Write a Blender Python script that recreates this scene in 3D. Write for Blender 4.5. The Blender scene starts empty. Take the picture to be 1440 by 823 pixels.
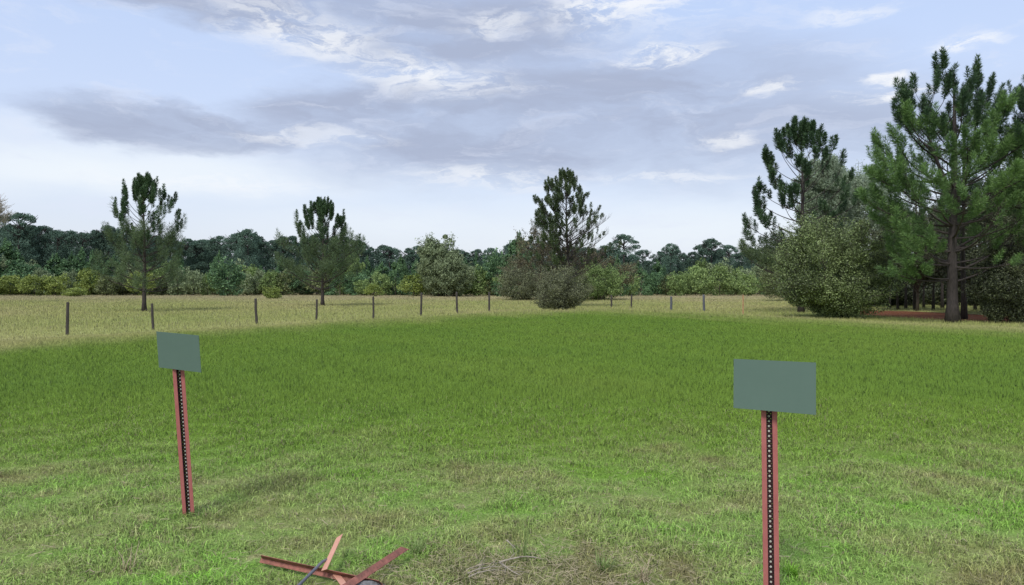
import bpy, math
import numpy as np
from mathutils import Vector, Matrix, Euler

PI = math.pi
F, CX, HY, CAM_Z = 1040.0, 720.0, 402.0, 1.6
FIELD = -0.6
scene = bpy.context.scene
COL = scene.collection


def U(x):            # photo column -> tangent of bearing
    return (x - CX) / F


# ------------------------------------------------------------------ terrain
_cx = [-600, 0, 200, 400, 600, 750, 830, 950, 1100, 1250, 1440, 2000]
_cy = [500, 489, 474, 461, 448, 439, 437, 440, 449, 457, 466, 474]
_cu = np.array([U(x) for x in _cx])
_cd = np.array([CAM_Z * F / (y - HY) for y in _cy])


def sstep(t):
    t = np.clip(t, 0, 1)
    return t * t * (3 - 2 * t)


def crest_d(u):
    return np.interp(u, _cu, _cd)


def ground_z(x, y):
    x = np.asarray(x, float); y = np.asarray(y, float)
    yy = np.maximum(y, 0.5)
    d = crest_d(np.clip(x / yy, -1.5, 1.5))
    t = np.where(y > 0.5, (y - d) / 11.0, 0.0)
    z = FIELD * sstep(t)
    bump = 0.015 * np.sin(x * 1.7 + 1.1) * np.cos(y * 1.3) + 0.012 * np.sin(x * 3.9 + y * 2.3)
    return z + bump


def gz(x, y):
    return float(ground_z(x, y))


def hay_mix(x, y):            # 0 = lush rise, 1 = hay field; fades in over the last metres before the crest
    x = np.asarray(x, float); y = np.asarray(y, float); yy = np.maximum(y, 1.0)
    d = crest_d(np.clip(x / yy, -1.5, 1.5))
    wid = 1.2 + d * d * 0.0045
    e = 0.25 * np.sin(x * .9 + 1.3 * np.sin(y * .35)) + .2 * np.sin(x * 2.3 + y * .7)
    return np.where(y > 1, sstep((y - d + wid * (1.0 + e * .5)) / (wid * 1.6)), 0.0)


def set_hay(me):
    n = len(me.vertices); co = np.empty(n * 3, np.float32); me.vertices.foreach_get('co', co); co = co.reshape(-1, 3)
    a = me.attributes.new('hay', 'FLOAT', 'POINT'); a.data.foreach_set('value', hay_mix(co[:, 0], co[:, 1]).astype(np.float32))


def on_field(px, py):          # place on the low field seen at a photo row
    d = (CAM_Z - FIELD) * F / (py - HY)
    x = U(px) * d
    return x, d


# ------------------------------------------------------------------ mesh helpers
def mesh_np(name, verts, tris=None, quads=None, smooth=False):
    me = bpy.data.meshes.new(name)
    verts = np.ascontiguousarray(verts, dtype=np.float32)
    nt = 0 if tris is None else len(tris)
    nq = 0 if quads is None else len(quads)
    me.vertices.add(len(verts)); me.vertices.foreach_set('co', verts.ravel())
    idx = []; tot = []
    if nt:
        idx.append(np.asarray(tris, np.int32).ravel()); tot.append(np.full(nt, 3, np.int32))
    if nq:
        idx.append(np.asarray(quads, np.int32).ravel()); tot.append(np.full(nq, 4, np.int32))
    idx = np.concatenate(idx); tot = np.concatenate(tot)
    st = np.concatenate([[0], np.cumsum(tot)[:-1]]).astype(np.int32)
    me.loops.add(len(idx)); me.loops.foreach_set('vertex_index', idx)
    me.polygons.add(len(tot)); me.polygons.foreach_set('loop_start', st)
    me.polygons.foreach_set('loop_total', tot)
    me.polygons.foreach_set('use_smooth', np.full(len(tot), bool(smooth)))
    me.update(calc_edges=True)
    return me


def link(name, me, mat=None, parent=None, loc=(0, 0, 0), rot=(0, 0, 0)):
    o = bpy.data.objects.new(name, me); COL.objects.link(o)
    o.location = loc; o.rotation_euler = rot
    if mat is not None:
        if len(me.materials) == 0: me.materials.append(mat)
    if parent is not None: o.parent = parent
    return o


def tag(o, label=None, cat=None, group=None, kind=None):
    if label: o['label'] = label
    if cat: o['category'] = cat
    if group: o['group'] = group
    if kind: o['kind'] = kind
    return o


def empty(name, loc, rz=0.0):
    o = bpy.data.objects.new(name, None); COL.objects.link(o)
    o.location = loc; o.rotation_euler = (0, 0, rz); o.empty_display_size = 0.2
    return o


class Geo:
    """collects verts and quads/tris"""
    def __init__(s): s.v = []; s.q = []; s.t = []; s.n = 0

    def add(s, v, q=None, t=None):
        v = np.asarray(v, float).reshape(-1, 3)
        s.v.append(v)
        if q is not None and len(q): s.q.append(np.asarray(q, int) + s.n)
        if t is not None and len(t): s.t.append(np.asarray(t, int) + s.n)
        s.n += len(v)

    def tube(s, pts, rad, sides=6, cap=True):
        pts = np.asarray(pts, float); n = len(pts)
        rad = np.broadcast_to(np.asarray(rad, float), (n,))
        tan = np.gradient(pts, axis=0); tan /= np.linalg.norm(tan, axis=1)[:, None] + 1e-9
        ref = np.array([0, 0, 1.0]) if abs(tan[0, 2]) < 0.9 else np.array([1.0, 0, 0])
        a = np.cross(tan, ref); a /= np.linalg.norm(a, axis=1)[:, None] + 1e-9
        b = np.cross(tan, a)
        th = np.arange(sides) * 2 * PI / sides
        v = pts[:, None, :] + rad[:, None, None] * (np.cos(th)[None, :, None] * a[:, None, :] + np.sin(th)[None, :, None] * b[:, None, :])
        i = np.arange(n - 1)[:, None] * sides; j = np.arange(sides)[None, :]; j2 = (j + 1) % sides
        q = np.stack([i + j, i + j2, i + sides + j2, i + sides + j], -1).reshape(-1, 4)
        v = v.reshape(-1, 3); t = []
        if cap:
            v = np.vstack([v, pts[0], pts[-1]]); c0 = n * sides
            for k in range(sides):
                t.append((c0, (k + 1) % sides, k)); t.append((c0 + 1, (n - 1) * sides + k, (n - 1) * sides + (k + 1) % sides))
        s.add(v, q, t)

    def box(s, c, size, M=None):
        x, y, z = [k / 2 for k in size]
        v = np.array([(i, j, k) for i in (-x, x) for j in (-y, y) for k in (-z, z)])
        if M is not None: v = v @ np.array(M).T
        v = v + np.array(c)
        q = [(0, 1, 3, 2), (4, 6, 7, 5), (0, 4, 5, 1), (2, 3, 7, 6), (0, 2, 6, 4), (1, 5, 7, 3)]
        s.add(v, q)

    def mesh(s, name, smooth=False):
        return mesh_np(name, np.vstack(s.v), np.vstack(s.t) if s.t else None, np.vstack(s.q) if s.q else None, smooth)


def bevel(o, w, seg=2):
    m = o.modifiers.new('edge', 'BEVEL'); m.width = w; m.segments = seg; m.limit_method = 'ANGLE'
    return o


def unit(v):
    return v / (np.linalg.norm(v, axis=-1, keepdims=True) + 1e-9)


def leaf_geo(rng, C, size, out=None, up=0.4, aspect=0.55, outw=0.6):
    """diamond leaves: C (N,3)"""
    n = len(C)
    nrm = rng.normal(size=(n, 3))
    if out is not None: nrm = unit(nrm) + outw * out
    nrm[:, 2] += up; nrm = unit(nrm)
    a = unit(np.cross(nrm, rng.normal(size=(n, 3)))); b = np.cross(nrm, a)
    s = (size * rng.uniform(0.6, 1.3, n))[:, None]
    bend = nrm * s * 0.12
    v = np.stack([C - a * s * .5, C + b * s * .5 * aspect + bend, C + a * s * .5, C - b * s * .5 * aspect + bend], 1).reshape(-1, 3)
    q = np.arange(n * 4).reshape(n, 4)
    return v, q


def puffs(rng, centers, rad, n_per, size, squash=0.8, **kw):
    """leaf clumps: leaves near the surface of small balls"""
    m = len(centers)
    rad = np.broadcast_to(rad, (m,))
    d = unit(rng.normal(size=(m * n_per, 3)))
    r = np.repeat(rad, n_per) * rng.uniform(0.35, 1.0, m * n_per) ** 0.5
    P = np.repeat(centers, n_per, 0) + d * r[:, None] * np.array([1, 1, squash])
    return leaf_geo(rng, P, size, out=d, **kw)


def needles(rng, A, B, n, length, w, phi=(35, 75), A_in=0.0):
    """bottle-brush needle tufts around axes A->B"""
    m = len(A)
    ax = B - A; L = np.linalg.norm(ax, axis=1); axn = unit(ax)
    r1 = unit(np.cross(axn, rng.normal(size=(m, 3)))); r2 = np.cross(axn, r1)
    N = m * n
    rep = lambda z: np.repeat(z, n, 0)
    t = rng.uniform(A_in, 1, N); th = rng.uniform(0, 2 * PI, N)
    ph = np.radians(rng.uniform(phi[0], phi[1], N) * (1 - 0.55 * t ** 4))
    rad = np.cos(th)[:, None] * rep(r1) + np.sin(th)[:, None] * rep(r2)
    base = rep(A) + rep(ax) * t[:, None]
    d = rad * np.sin(ph)[:, None] + rep(axn) * np.cos(ph)[:, None]
    d[:, 2] -= 0.10 * rng.uniform(0, 1, N)
    l = np.broadcast_to(length, (m,)); l = rep(l) * rng.uniform(.7, 1.15, N) * (0.75 + 0.5 * np.sin(PI * np.clip(t, 0, 1)) * .6)
    side = unit(np.cross(d, rng.normal(size=(N, 3)))) * w * .5
    tip = base + d * l[:, None]
    mid = base + d * (l * .45)[:, None]
    v = np.stack([base, mid + side, tip, mid - side], 1).reshape(-1, 3)
    return v, np.arange(N * 4).reshape(N, 4)


# ------------------------------------------------------------------ materials
def nodes_of(name):
    m = bpy.data.materials.new(name); m.use_nodes = True
    nt = m.node_tree; nt.nodes.clear()
    return m, nt


def nd(nt, typ, **kw):
    n = nt.nodes.new(typ)
    for k, v in kw.items():
        if k.startswith('i_'):
            n.inputs[k[2:].replace('_', ' ')].default_value = v
        else: setattr(n, k, v)
    return n


def ramp(nt, fac, stops):
    r = nt.nodes.new('ShaderNodeValToRGB')
    el = r.color_ramp.elements
    while len(el) < len(stops): el.new(0.5)
    for e, (p, c) in zip(el, stops):
        e.position = p; e.color = (*c, 1) if len(c) == 3 else c
    nt.links.new(fac, r.inputs[0])
    return r.outputs[0]


def mixc(nt, fac, a, b, mode='MIX'):
    m = nt.nodes.new('ShaderNodeMix'); m.data_type = 'RGBA'; m.blend_type = mode
    for sock, v in ((m.inputs[0], fac), (m.inputs[6], a), (m.inputs[7], b)):
        if isinstance(v, (int, float)): sock.default_value = v
        elif isinstance(v, tuple): sock.default_value = (*v, 1) if len(v) == 3 else v
        else: nt.links.new(v, sock)
    return m.outputs[2]


def mathn(nt, op, a, b=None, c=None, clamp=False):
    m = nt.nodes.new('ShaderNodeMath'); m.operation = op; m.use_clamp = clamp
    for s, v in zip(m.inputs, (a, b, c)):
        if v is None: continue
        if isinstance(v, (int, float)): s.default_value = v
        else: nt.links.new(v, s)
    return m.outputs[0]


def maprange(nt, v, a, b, c=0.0, d=1.0, smooth=True):
    m = nt.nodes.new('ShaderNodeMapRange'); m.interpolation_type = 'SMOOTHSTEP' if smooth else 'LINEAR'
    nt.links.new(v, m.inputs[0])
    for i, x in zip((1, 2, 3, 4), (a, b, c, d)): m.inputs[i].default_value = x
    return m.outputs[0]


def noise(nt, vec, scale, detail=3, rough=0.5, sc=None, dist=0.0):
    n = nt.nodes.new('ShaderNodeTexNoise'); n.inputs['Scale'].default_value = scale
    n.inputs['Detail'].default_value = detail; n.inputs['Roughness'].default_value = rough
    n.inputs['Distortion'].default_value = dist
    if sc is not None:
        mp = nt.nodes.new('ShaderNodeMapping'); mp.inputs['Scale'].default_value = sc
        nt.links.new(vec, mp.inputs[0]); vec = mp.outputs[0]
    nt.links.new(vec, n.inputs['Vector'])
    return n.outputs['Fac']


def finish(nt, shader):
    o = nt.nodes.new('ShaderNodeOutputMaterial'); nt.links.new(shader, o.inputs[0])


def foliage(name, dark, mid, light, scale=0.35, trans=0.25, rough=0.55, spread=0.45, spec=0.3, objrand=0.0):
    m, nt = nodes_of(name)
    tc = nt.nodes.new('ShaderNodeTexCoord'); geo = nt.nodes.new('ShaderNodeNewGeometry')
    oi = nt.nodes.new('ShaderNodeObjectInfo')
    va = nt.nodes.new('ShaderNodeVectorMath'); va.operation = 'ADD'
    nt.links.new(tc.outputs['Object'], va.inputs[0]); 
    sc = nt.nodes.new('ShaderNodeVectorMath'); sc.operation = 'SCALE'; nt.links.new(oi.outputs['Location'], sc.inputs[0]); sc.inputs['Scale'].default_value = 0.37
    nt.links.new(sc.outputs[0], va.inputs[1])
    n1 = noise(nt, va.outputs[0], scale, 3, 0.6)
    f = mathn(nt, 'ADD', n1, mathn(nt, 'MULTIPLY', mathn(nt, 'SUBTRACT', geo.outputs['Random Per Island'], 0.5), 0.42))
    c = ramp(nt, f, [(0.28, dark), (0.5, mid), (0.72, light)])
    val = mathn(nt, 'ADD', 1 - spread / 2, mathn(nt, 'MULTIPLY', geo.outputs['Random Per Island'], spread))
    if objrand:
        val = mathn(nt, 'MULTIPLY', val, mathn(nt, 'ADD', 1 - objrand / 2, mathn(nt, 'MULTIPLY', oi.outputs['Random'], objrand)))
    hsv = nt.nodes.new('ShaderNodeHueSaturation'); nt.links.new(c, hsv.inputs['Color']); nt.links.new(val, hsv.inputs['Value'])
    p = nt.nodes.new('ShaderNodeBsdfPrincipled'); nt.links.new(hsv.outputs[0], p.inputs['Base Color'])
    p.inputs['Roughness'].default_value = rough; p.inputs['Specular IOR Level'].default_value = spec
    t = nt.nodes.new('ShaderNodeBsdfTranslucent'); nt.links.new(hsv.outputs[0], t.inputs['Color'])
    mx = nt.nodes.new('ShaderNodeMixShader'); mx.inputs[0].default_value = trans
    nt.links.new(p.outputs[0], mx.inputs[1]); nt.links.new(t.outputs[0], mx.inputs[2])
    finish(nt, mx.outputs[0])
    return m


def plain(name, a, b, scale=8, rough=0.8, metal=0.0, sc=None, bump=0.3, spec=0.3, bscale=None):
    m, nt = nodes_of(name)
    tc = nt.nodes.new('ShaderNodeTexCoord')
    n1 = noise(nt, tc.outputs['Object'], scale, 6, 0.65, sc)
    c = ramp(nt, n1, [(0.3, a), (0.7, b)])
    p = nt.nodes.new('ShaderNodeBsdfPrincipled'); nt.links.new(c, p.inputs['Base Color'])
    p.inputs['Roughness'].default_value = rough; p.inputs['Metallic'].default_value = metal
    p.inputs['Specular IOR Level'].default_value = spec
    n2 = noise(nt, tc.outputs['Object'], bscale or scale * 3, 4, 0.6, sc)
    bm = nt.nodes.new('ShaderNodeBump'); bm.inputs['Strength'].default_value = bump; bm.inputs['Distance'].default_value = 0.01
    nt.links.new(n2, bm.inputs['Height']); nt.links.new(bm.outputs[0], p.inputs['Normal'])
    finish(nt, p.outputs[0])
    return m


# zone mask shared by ground and grass: world position driven vegetation colours
def ground_colour(nt, blades):
    geo = nt.nodes.new('ShaderNodeNewGeometry'); pos = geo.outputs['Position']
    sep = nt.nodes.new('ShaderNodeSeparateXYZ'); nt.links.new(pos, sep.inputs[0])
    X, Y, Z = sep.outputs
    n_big = noise(nt, pos, 0.12, 4, 0.55)
    n_mid = noise(nt, pos, 0.9, 5, 0.6)
    n_sml = noise(nt, pos, 3.5, 4, 0.65)
    # mown verge near the camera: mixed greens, straw, bare brown
    verge = ramp(nt, n_mid, [(0.30, (.30, .29, .12)), (0.44, (.31, .39, .125)), (0.56, (.27, .43, .10)), (0.70, (.22, .48, .05))])
    verge = mixc(nt, maprange(nt, n_sml, 0.56, 0.70), verge, (.42, .43, .20))
    # lush meadow
    lush = ramp(nt, n_big, [(0.30, (.180, .315, .044)), (0.50, (.205, .340, .046)), (0.72, (.235, .350, .056))])
    edge = mathn(nt, 'ADD', Y, mathn(nt, 'MULTIPLY', mathn(nt, 'SUBTRACT', n_mid, 0.5), 5.0))
    near = mixc(nt, maprange(nt, edge, 5.0, 8.6), verge, lush)
    # low hay field
    fld = ramp(nt, noise(nt, pos, 0.05, 5, 0.62, (1, 0.6, 1)), [(0.33, (.40, .46, .14)), (0.5, (.48, .50, .18)), (0.68, (.56, .52, .24))])
    tan = ramp(nt, n_big, [(0.35, (.50, .45, .26)), (0.65, (.60, .50, .33))])
    yy = mathn(nt, 'ADD', Y, mathn(nt, 'MULTIPLY', mathn(nt, 'SUBTRACT', n_big, 0.5), 60.0))
    fld = mixc(nt, maprange(nt, yy, 85, 150, 0, .8), fld, tan)
    # pine straw below the big trees on the right: ellipse in plan
    ex = mathn(nt, 'DIVIDE', mathn(nt, 'SUBTRACT', X, 31.2), 4.6); ey = mathn(nt, 'DIVIDE', mathn(nt, 'SUBTRACT', Y, 55), 11)
    e = mathn(nt, 'ADD', mathn(nt, 'MULTIPLY', ex, ex), mathn(nt, 'MULTIPLY', ey, ey))
    e = mathn(nt, 'ADD', e, mathn(nt, 'MULTIPLY', mathn(nt, 'SUBTRACT', n_mid, 0.5), 0.5))
    straw = ramp(nt, n_sml, [(0.3, (.17, .065, .035)), (0.7, (.30, .12, .065))])
    fld = mixc(nt, maprange(nt, e, 0.85, 1.15, 1, 0), fld, straw)
    at_ = nt.nodes.new('ShaderNodeAttribute'); at_.attribute_name = 'hay'; low = at_.outputs['Fac']
    c = mixc(nt, low, near, fld)
    # dry thatch patch at the foot of the frame
    tx = mathn(nt, 'DIVIDE', mathn(nt, 'SUBTRACT', X, 0.12), 0.75); ty = mathn(nt, 'DIVIDE', mathn(nt, 'SUBTRACT', Y, 3.95), 0.55)
    e2 = mathn(nt, 'ADD', mathn(nt, 'MULTIPLY', tx, tx), mathn(nt, 'MULTIPLY', ty, ty))
    e2 = mathn(nt, 'ADD', e2, mathn(nt, 'MULTIPLY', mathn(nt, 'SUBTRACT', n_sml, 0.5), 6.5))
    th = maprange(nt, e2, 0.2, 1.5, 0.6, 0)
    c = mixc(nt, th, c, (.26, .20, .12))
    # scattered worn brown spots in the verge
    wn = noise(nt, pos, 1.3, 5, 0.65, (1, 1.6, 1))
    wf = mathn(nt, 'MULTIPLY', maprange(nt, wn, 0.60, 0.70), maprange(nt, edge, 5.5, 7.5, 0.7, 0))
    c = mixc(nt, wf, c, (.17, .125, .07))
    return c, geo


def ground_mat():
    m, nt = nodes_of('meadow_soil')
    c, geo = ground_colour(nt, False)
    fine = noise(nt, geo.outputs['Position'], 60, 3, 0.7)
    c = mixc(nt, 1.0, c, ramp(nt, fine, [(0.3, (.40, .40, .37)), (0.7, (.85, .85, .85))]), 'MULTIPLY')
    p = nt.nodes.new('ShaderNodeBsdfPrincipled'); nt.links.new(c, p.inputs['Base Color'])
    p.inputs['Roughness'].default_value = 0.95; p.inputs['Specular IOR Level'].default_value = 0.1
    b = nt.nodes.new('ShaderNodeBump'); b.inputs['Strength'].default_value = 0.6; b.inputs['Distance'].default_value = 0.03
    nt.links.new(fine, b.inputs['Height']); nt.links.new(b.outputs[0], p.inputs['Normal'])
    finish(nt, p.outputs[0]); return m


def blade_mat(name, vary=0.5, dry=0.06, gain=1.0):
    m, nt = nodes_of(name)
    c, geo = ground_colour(nt, True)
    rnd = geo.outputs['Random Per Island']
    val = mathn(nt, 'MULTIPLY', mathn(nt, 'ADD', 1 - vary / 2, mathn(nt, 'MULTIPLY', rnd, vary)), gain)
    hsv = nt.nodes.new('ShaderNodeHueSaturation'); nt.links.new(c, hsv.inputs['Color']); nt.links.new(val, hsv.inputs['Value'])
    r2 = mathn(nt, 'FRACT', mathn(nt, 'MULTIPLY', rnd, 57.3))
    isdry = mathn(nt, 'LESS_THAN', r2, dry)
    c = mixc(nt, isdry, hsv.outputs[0], (.36, .33, .19))
    p = nt.nodes.new('ShaderNodeBsdfPrincipled'); nt.links.new(c, p.inputs['Base Color'])
    p.inputs['Roughness'].default_value = 0.6; p.inputs['Specular IOR Level'].default_value = 0.2
    vm = nt.nodes.new('ShaderNodeMix'); vm.data_type = 'VECTOR'; vm.inputs[0].default_value = 0.8
    nt.links.new(geo.outputs['Normal'], vm.inputs[4]); vm.inputs[5].default_value = (0, 0, 1)
    nt.links.new(vm.outputs[1], p.inputs['Normal'])
    t = nt.nodes.new('ShaderNodeBsdfTranslucent'); nt.links.new(c, t.inputs['Color'])
    mx = nt.nodes.new('ShaderNodeMixShader'); mx.inputs[0].default_value = 0.3
    nt.links.new(p.outputs[0], mx.inputs[1]); nt.links.new(t.outputs[0], mx.inputs[2])
    finish(nt, mx.outputs[0]); return m


M_GROUND = ground_mat()
M_VERGE = blade_mat('verge_grass_blades', 1.1, 0.14, 1.3)
M_MEADOW = blade_mat('meadow_grass_blades', 0.16, 0.0, 1.0)
M_HAY = blade_mat('hay_grass_blades', 0.28, 0.12, 1.0)
M_STRAW = plain('dry_straw', (.26, .21, .13), (.42, .36, .24), 30, 0.8)

# ------------------------------------------------------------------ ground sheet
def ground_grid():
    ys = np.concatenate([np.linspace(-60, 0, 25), np.linspace(0.5, 75, 240), np.geomspace(76, 2500, 60)])
    xs = np.concatenate([-np.geomspace(2500, 71, 40), np.linspace(-70, 70, 221), np.geomspace(71, 2500, 40)])
    X, Y = np.meshgrid(xs, ys)
    Z = ground_z(X, Y)
    v = np.stack([X, Y, Z], -1).reshape(-1, 3)
    nx, ny = len(xs), len(ys)
    i = np.arange(ny - 1)[:, None] * nx; j = np.arange(nx - 1)[None, :]
    q = np.stack([i + j, i + j + 1, i + nx + j + 1, i + nx + j], -1).reshape(-1, 4)
    me = mesh_np('ground', v, quads=q, smooth=True); set_hay(me)
    o = link('ground', me, M_GROUND)
    tag(o, kind='structure')


ground_grid()

# ------------------------------------------------------------------ scrap footprints (kept free of tall grass)
def px_ground(px, py, z=0.05):
    d = (CAM_Z - z) * F / (py - HY)
    return np.array([U(px) * d, d, z])


SCRAP = {
    'long': (px_ground(366, 784), px_ground(535, 821)),
    'short': (px_ground(477, 755, .13), px_ground(455, 803, .075)),
    'right': (px_ground(569, 772, .09), px_ground(478, 832, .07)),
    'pipe': (px_ground(461, 783, .10), px_ground(396, 848, .05)),
    'stub': (px_ground(471, 808, .03), px_ground(489, 832, .05)),
}


def seg_dist(P, a, b):
    ab = (b - a)[:2]; t = np.clip(((P[:, :2] - a[:2]) @ ab) / (ab @ ab), 0, 1)
    return np.linalg.norm(P[:, :2] - a[:2] - t[:, None] * ab, axis=1)


# ------------------------------------------------------------------ grass
def blades(name, rng, x, y, h, w, lean, mat, label, kind3=False):
    n = len(x)
    z = ground_z(x, y)
    P = np.stack([x, y, z - 0.01], 1)
    th = rng.uniform(0, 2 * PI, n)
    side = np.stack([np.cos(th), np.sin(th), np.zeros(n)], 1) * (w * .5)[:, None]
    la = rng.uniform(0, 2 * PI, n)
    ld = np.stack([np.cos(la), np.sin(la), np.zeros(n)], 1) * (h * lean * rng.uniform(.2, 1.3, n))[:, None]
    up = np.zeros((n, 3)); up[:, 2] = h
    if kind3:
        v = np.stack([P - side, P + side, P + up + ld], 1).reshape(-1, 3)
        me = mesh_np(name, v, tris=np.arange(n * 3).reshape(n, 3))
    else:
        v = np.stack([P - side, P + side, P + up * .62 + ld * .35 + side * .7, P + up * .62 + ld * .35 - side * .7, P + up + ld * 1.1 - up * .25 * lean], 1).reshape(-1, 3)
        b = np.arange(n)[:, None] * 5
        me = mesh_np(name, v, tris=b + np.array([[3, 2, 4]]), quads=b + np.array([[0, 1, 2, 3]]))
    set_hay(me)
    o = link(name, me, mat)
    tag(o, label, 'grass', kind='stuff')
    return o


def wedge(rng, n, d0, d1, half=0.80, power=0.0):
    """points in the view wedge, density ~ d**-power"""
    a = 2 - power
    u = rng.uniform(0, 1, n)
    d = (d0 ** a + u * (d1 ** a - d0 ** a)) ** (1 / a)
    x = rng.uniform(-1, 1, n) * (half * d + 1.6)
    return x, d


def vnoise(x, y, s, seed):
    r = np.random.default_rng(seed); out = 0
    for k in range(6):
        a = r.uniform(0, 2 * PI); f = s * r.uniform(.6, 1.7); p = r.uniform(0, 6.28)
        out = out + np.sin((x * np.cos(a) + y * np.sin(a)) * f + p)
    return out / 6


rng = np.random.default_rng(3)
# mown verge, dense fine blades
x, y = wedge(rng, 980000, 2.7, 11.0, 0.90, 1.0)
keep = np.ones(len(x), bool)
P = np.stack([x, y, np.zeros_like(x)], 1)
sd = np.min([seg_dist(P, a, b) for a, b in SCRAP.values()], axis=0)
cl = vnoise(x, y, 9, 1) + 0.6 * vnoise(x, y, 21, 2)
pt = vnoise(x, y, 2.2, 5)
e2 = ((x - .12) / .75) ** 2 + ((y - 4.05) / .62) ** 2
keep &= rng.uniform(0, 1, len(x)) < np.clip((10.6 + .5 * vnoise(x, y, 1.5, 12) - y) / 4.2, 0, 1)
keep &= rng.uniform(0, 1, len(x)) < np.clip(0.72 + cl * .7 + .2 * pt, .22, 1) * np.where(e2 < 1, .65, 1)
h = (0.034 + 0.022 * np.clip(cl + pt * .6 + .4, 0, 2)) * rng.uniform(.55, 1.5, len(x)) * (1 + 0.05 * (y - 4).clip(0))
h = np.where(sd < 0.03, h * .45, h)
x, y, h = x[keep], y[keep], h[keep]
w = rng.uniform(.0032, .0066, len(x))
blades('verge_grass', rng, x, y, h, w, 1.05, M_VERGE, 'short patchy lawn grass with bright, dry and worn clumps by the scrap bars')
# meadow on the rise
def over_crest(x, y, k=9.0):
    return y < crest_d(np.clip(x / y, -1.5, 1.5)) + k
x, y = wedge(rng, 1180000, 6.0, 60, 0.80, 1.15)
k = over_crest(x, y) & (rng.uniform(0, 1, len(x)) < np.clip((y - 6) / 2.5, 0, 1) + .15)
x, y = x[k], y[k]
h = 0.070 * rng.uniform(.6, 1.3, len(x)) * (1 + .15 * vnoise(x, y, 1.2, 8)) * np.clip(.45 + (y - 6) / 8, .45, 1.0)
w = 0.0045 + 0.0006 * y * rng.uniform(.6, 1.3, len(x))
blades('meadow_grass', rng, x, y, h, w, 0.45, M_MEADOW, 'smooth lush green meadow grass covering the gentle rise behind the signs', True)
# hay field
x, y = wedge(rng, 720000, 16, 188, 0.86, 1.3)
zz = ground_z(x, y)
k = (hay_mix(x, y) > rng.uniform(.15, 1.0, len(x))) & (((x - 31.2) / 5.0) ** 2 + ((y - 55) / 12) ** 2 > 1)
x, y = x[k], y[k]
h = np.clip((y - 12) * .006, .08, .17) * rng.uniform(.4, 1.4, len(x)) * (1 + .3 * vnoise(x, y, .5, 9))
w = 0.0007 * y * rng.uniform(.5, 1.2, len(x))
blades('hay_field_grass', rng, x, y, h, w, 0.35, M_HAY, 'tall pale yellow hay grass on the low field along the fence posts', True)
# straw litter
n = 3600
r = rng.normal(0, 1, (n, 2)); x = .12 + r[:, 0] * .5; y = 4.05 + r[:, 1] * .25
ex = rng.uniform(0, 1, n) < .45
x = np.where(ex, rng.uniform(-3.2, 3.4, n), x); y = np.where(ex, rng.uniform(3.6, 6.5, n), y)
a = rng.uniform(0, PI, n); L = rng.uniform(.02, .09, n)
c = np.stack([x, y, ground_z(x, y) + rng.uniform(.005, .045, n)], 1)
d = np.stack([np.cos(a), np.sin(a), rng.normal(0, .12, n)], 1) * (L / 2)[:, None]
s = np.stack([-np.sin(a), np.cos(a), rng.normal(0, .3, n)], 1) * rng.uniform(.0008, .0018, n)[:, None]
v = np.stack([c - d - s, c - d + s, c + d + s, c + d - s], 1).reshape(-1, 3)
o = link('straw_litter', mesh_np('straw_litter', v, quads=np.arange(n * 4).reshape(n, 4)), M_STRAW)
tag(o, 'dry brown straw and thatch lying loose in the short grass', 'straw litter', kind='stuff')

# ------------------------------------------------------------------ tree materials
M_BARK = plain('pine_bark', (.028, .024, .024), (.080, .066, .062), 14, 0.9, sc=(1, 1, .25), bump=.9)
M_BARK2 = plain('grey_brown_bark', (.05, .042, .034), (.13, .11, .09), 10, 0.9, bump=.6)
M_NEEDLE = foliage('pine_needles_dark', (.038, .070, .038), (.060, .115, .055), (.095, .16, .07), 0.5)
M_NEEDLE_B = foliage('pine_needles_olive', (.050, .078, .038), (.080, .120, .055), (.12, .165, .075), 0.5)
M_NEEDLE_L = foliage('pine_needles_lower', (.060, .095, .048), (.10, .15, .072), (.15, .21, .10), 0.5, .35)
M_NEEDLE_G = foliage('pine_needles_fresh', (.080, .145, .055), (.13, .23, .075), (.21, .34, .11), 0.35)
M_FAR = foliage('far_pine_needles_hazed', (.065, .110, .085), (.097, .165, .122), (.14, .22, .16), 0.3, 0.15, 0.6, 0.5, 0.2, 0.3)  # bluish distance haze is put into the needle colour
M_SH = {
    'olive': foliage('olive_leaves', (.07, .085, .038), (.12, .15, .06), (.20, .24, .10), .5, .25, .45, .8, .4),
    'brown': foliage('brown_olive_leaves', (.060, .055, .030), (.11, .10, .055), (.17, .15, .08), .4, .2, .5, .8, .4),
    'grey': foliage('grey_green_leaves', (.08, .09, .05), (.135, .15, .08), (.21, .23, .13), .4, .2, .5, .8, .4),
    'bright': foliage('speckled_green_leaves', (.075, .10, .045), (.15, .20, .075), (.28, .36, .15), .35, .25, .45, .9, .5),
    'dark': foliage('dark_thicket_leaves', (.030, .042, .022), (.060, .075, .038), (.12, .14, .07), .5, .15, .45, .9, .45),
    'soft': foliage('soft_willow_leaves', (.20, .26, .18), (.28, .35, .24), (.34, .41, .29), .25, .35, .6, .3, .2),
    'yellow': foliage('yellow_green_leaves', (.15, .20, .050), (.24, .31, .075), (.34, .41, .12), .5, .3, .55, .5, .3, .2),
    'pale': foliage('pale_green_leaves', (.14, .18, .10), (.22, .28, .15), (.32, .39, .22), .5, .3, .55, .5, .3, .2),
    'lime': foliage('light_green_leaves', (.12, .18, .06), (.20, .29, .10), (.30, .40, .15), .5, .3, .55, .5, .3, .2),
    'green': foliage('mid_green_leaves', (.060, .12, .060), (.10, .19, .090), (.16, .27, .12), .5, .25, .55, .5, .3, .2),
}
M_DEAD = plain('bleached_dead_twigs', (.25, .23, .20), (.42, .39, .35), 6, .9)


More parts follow.
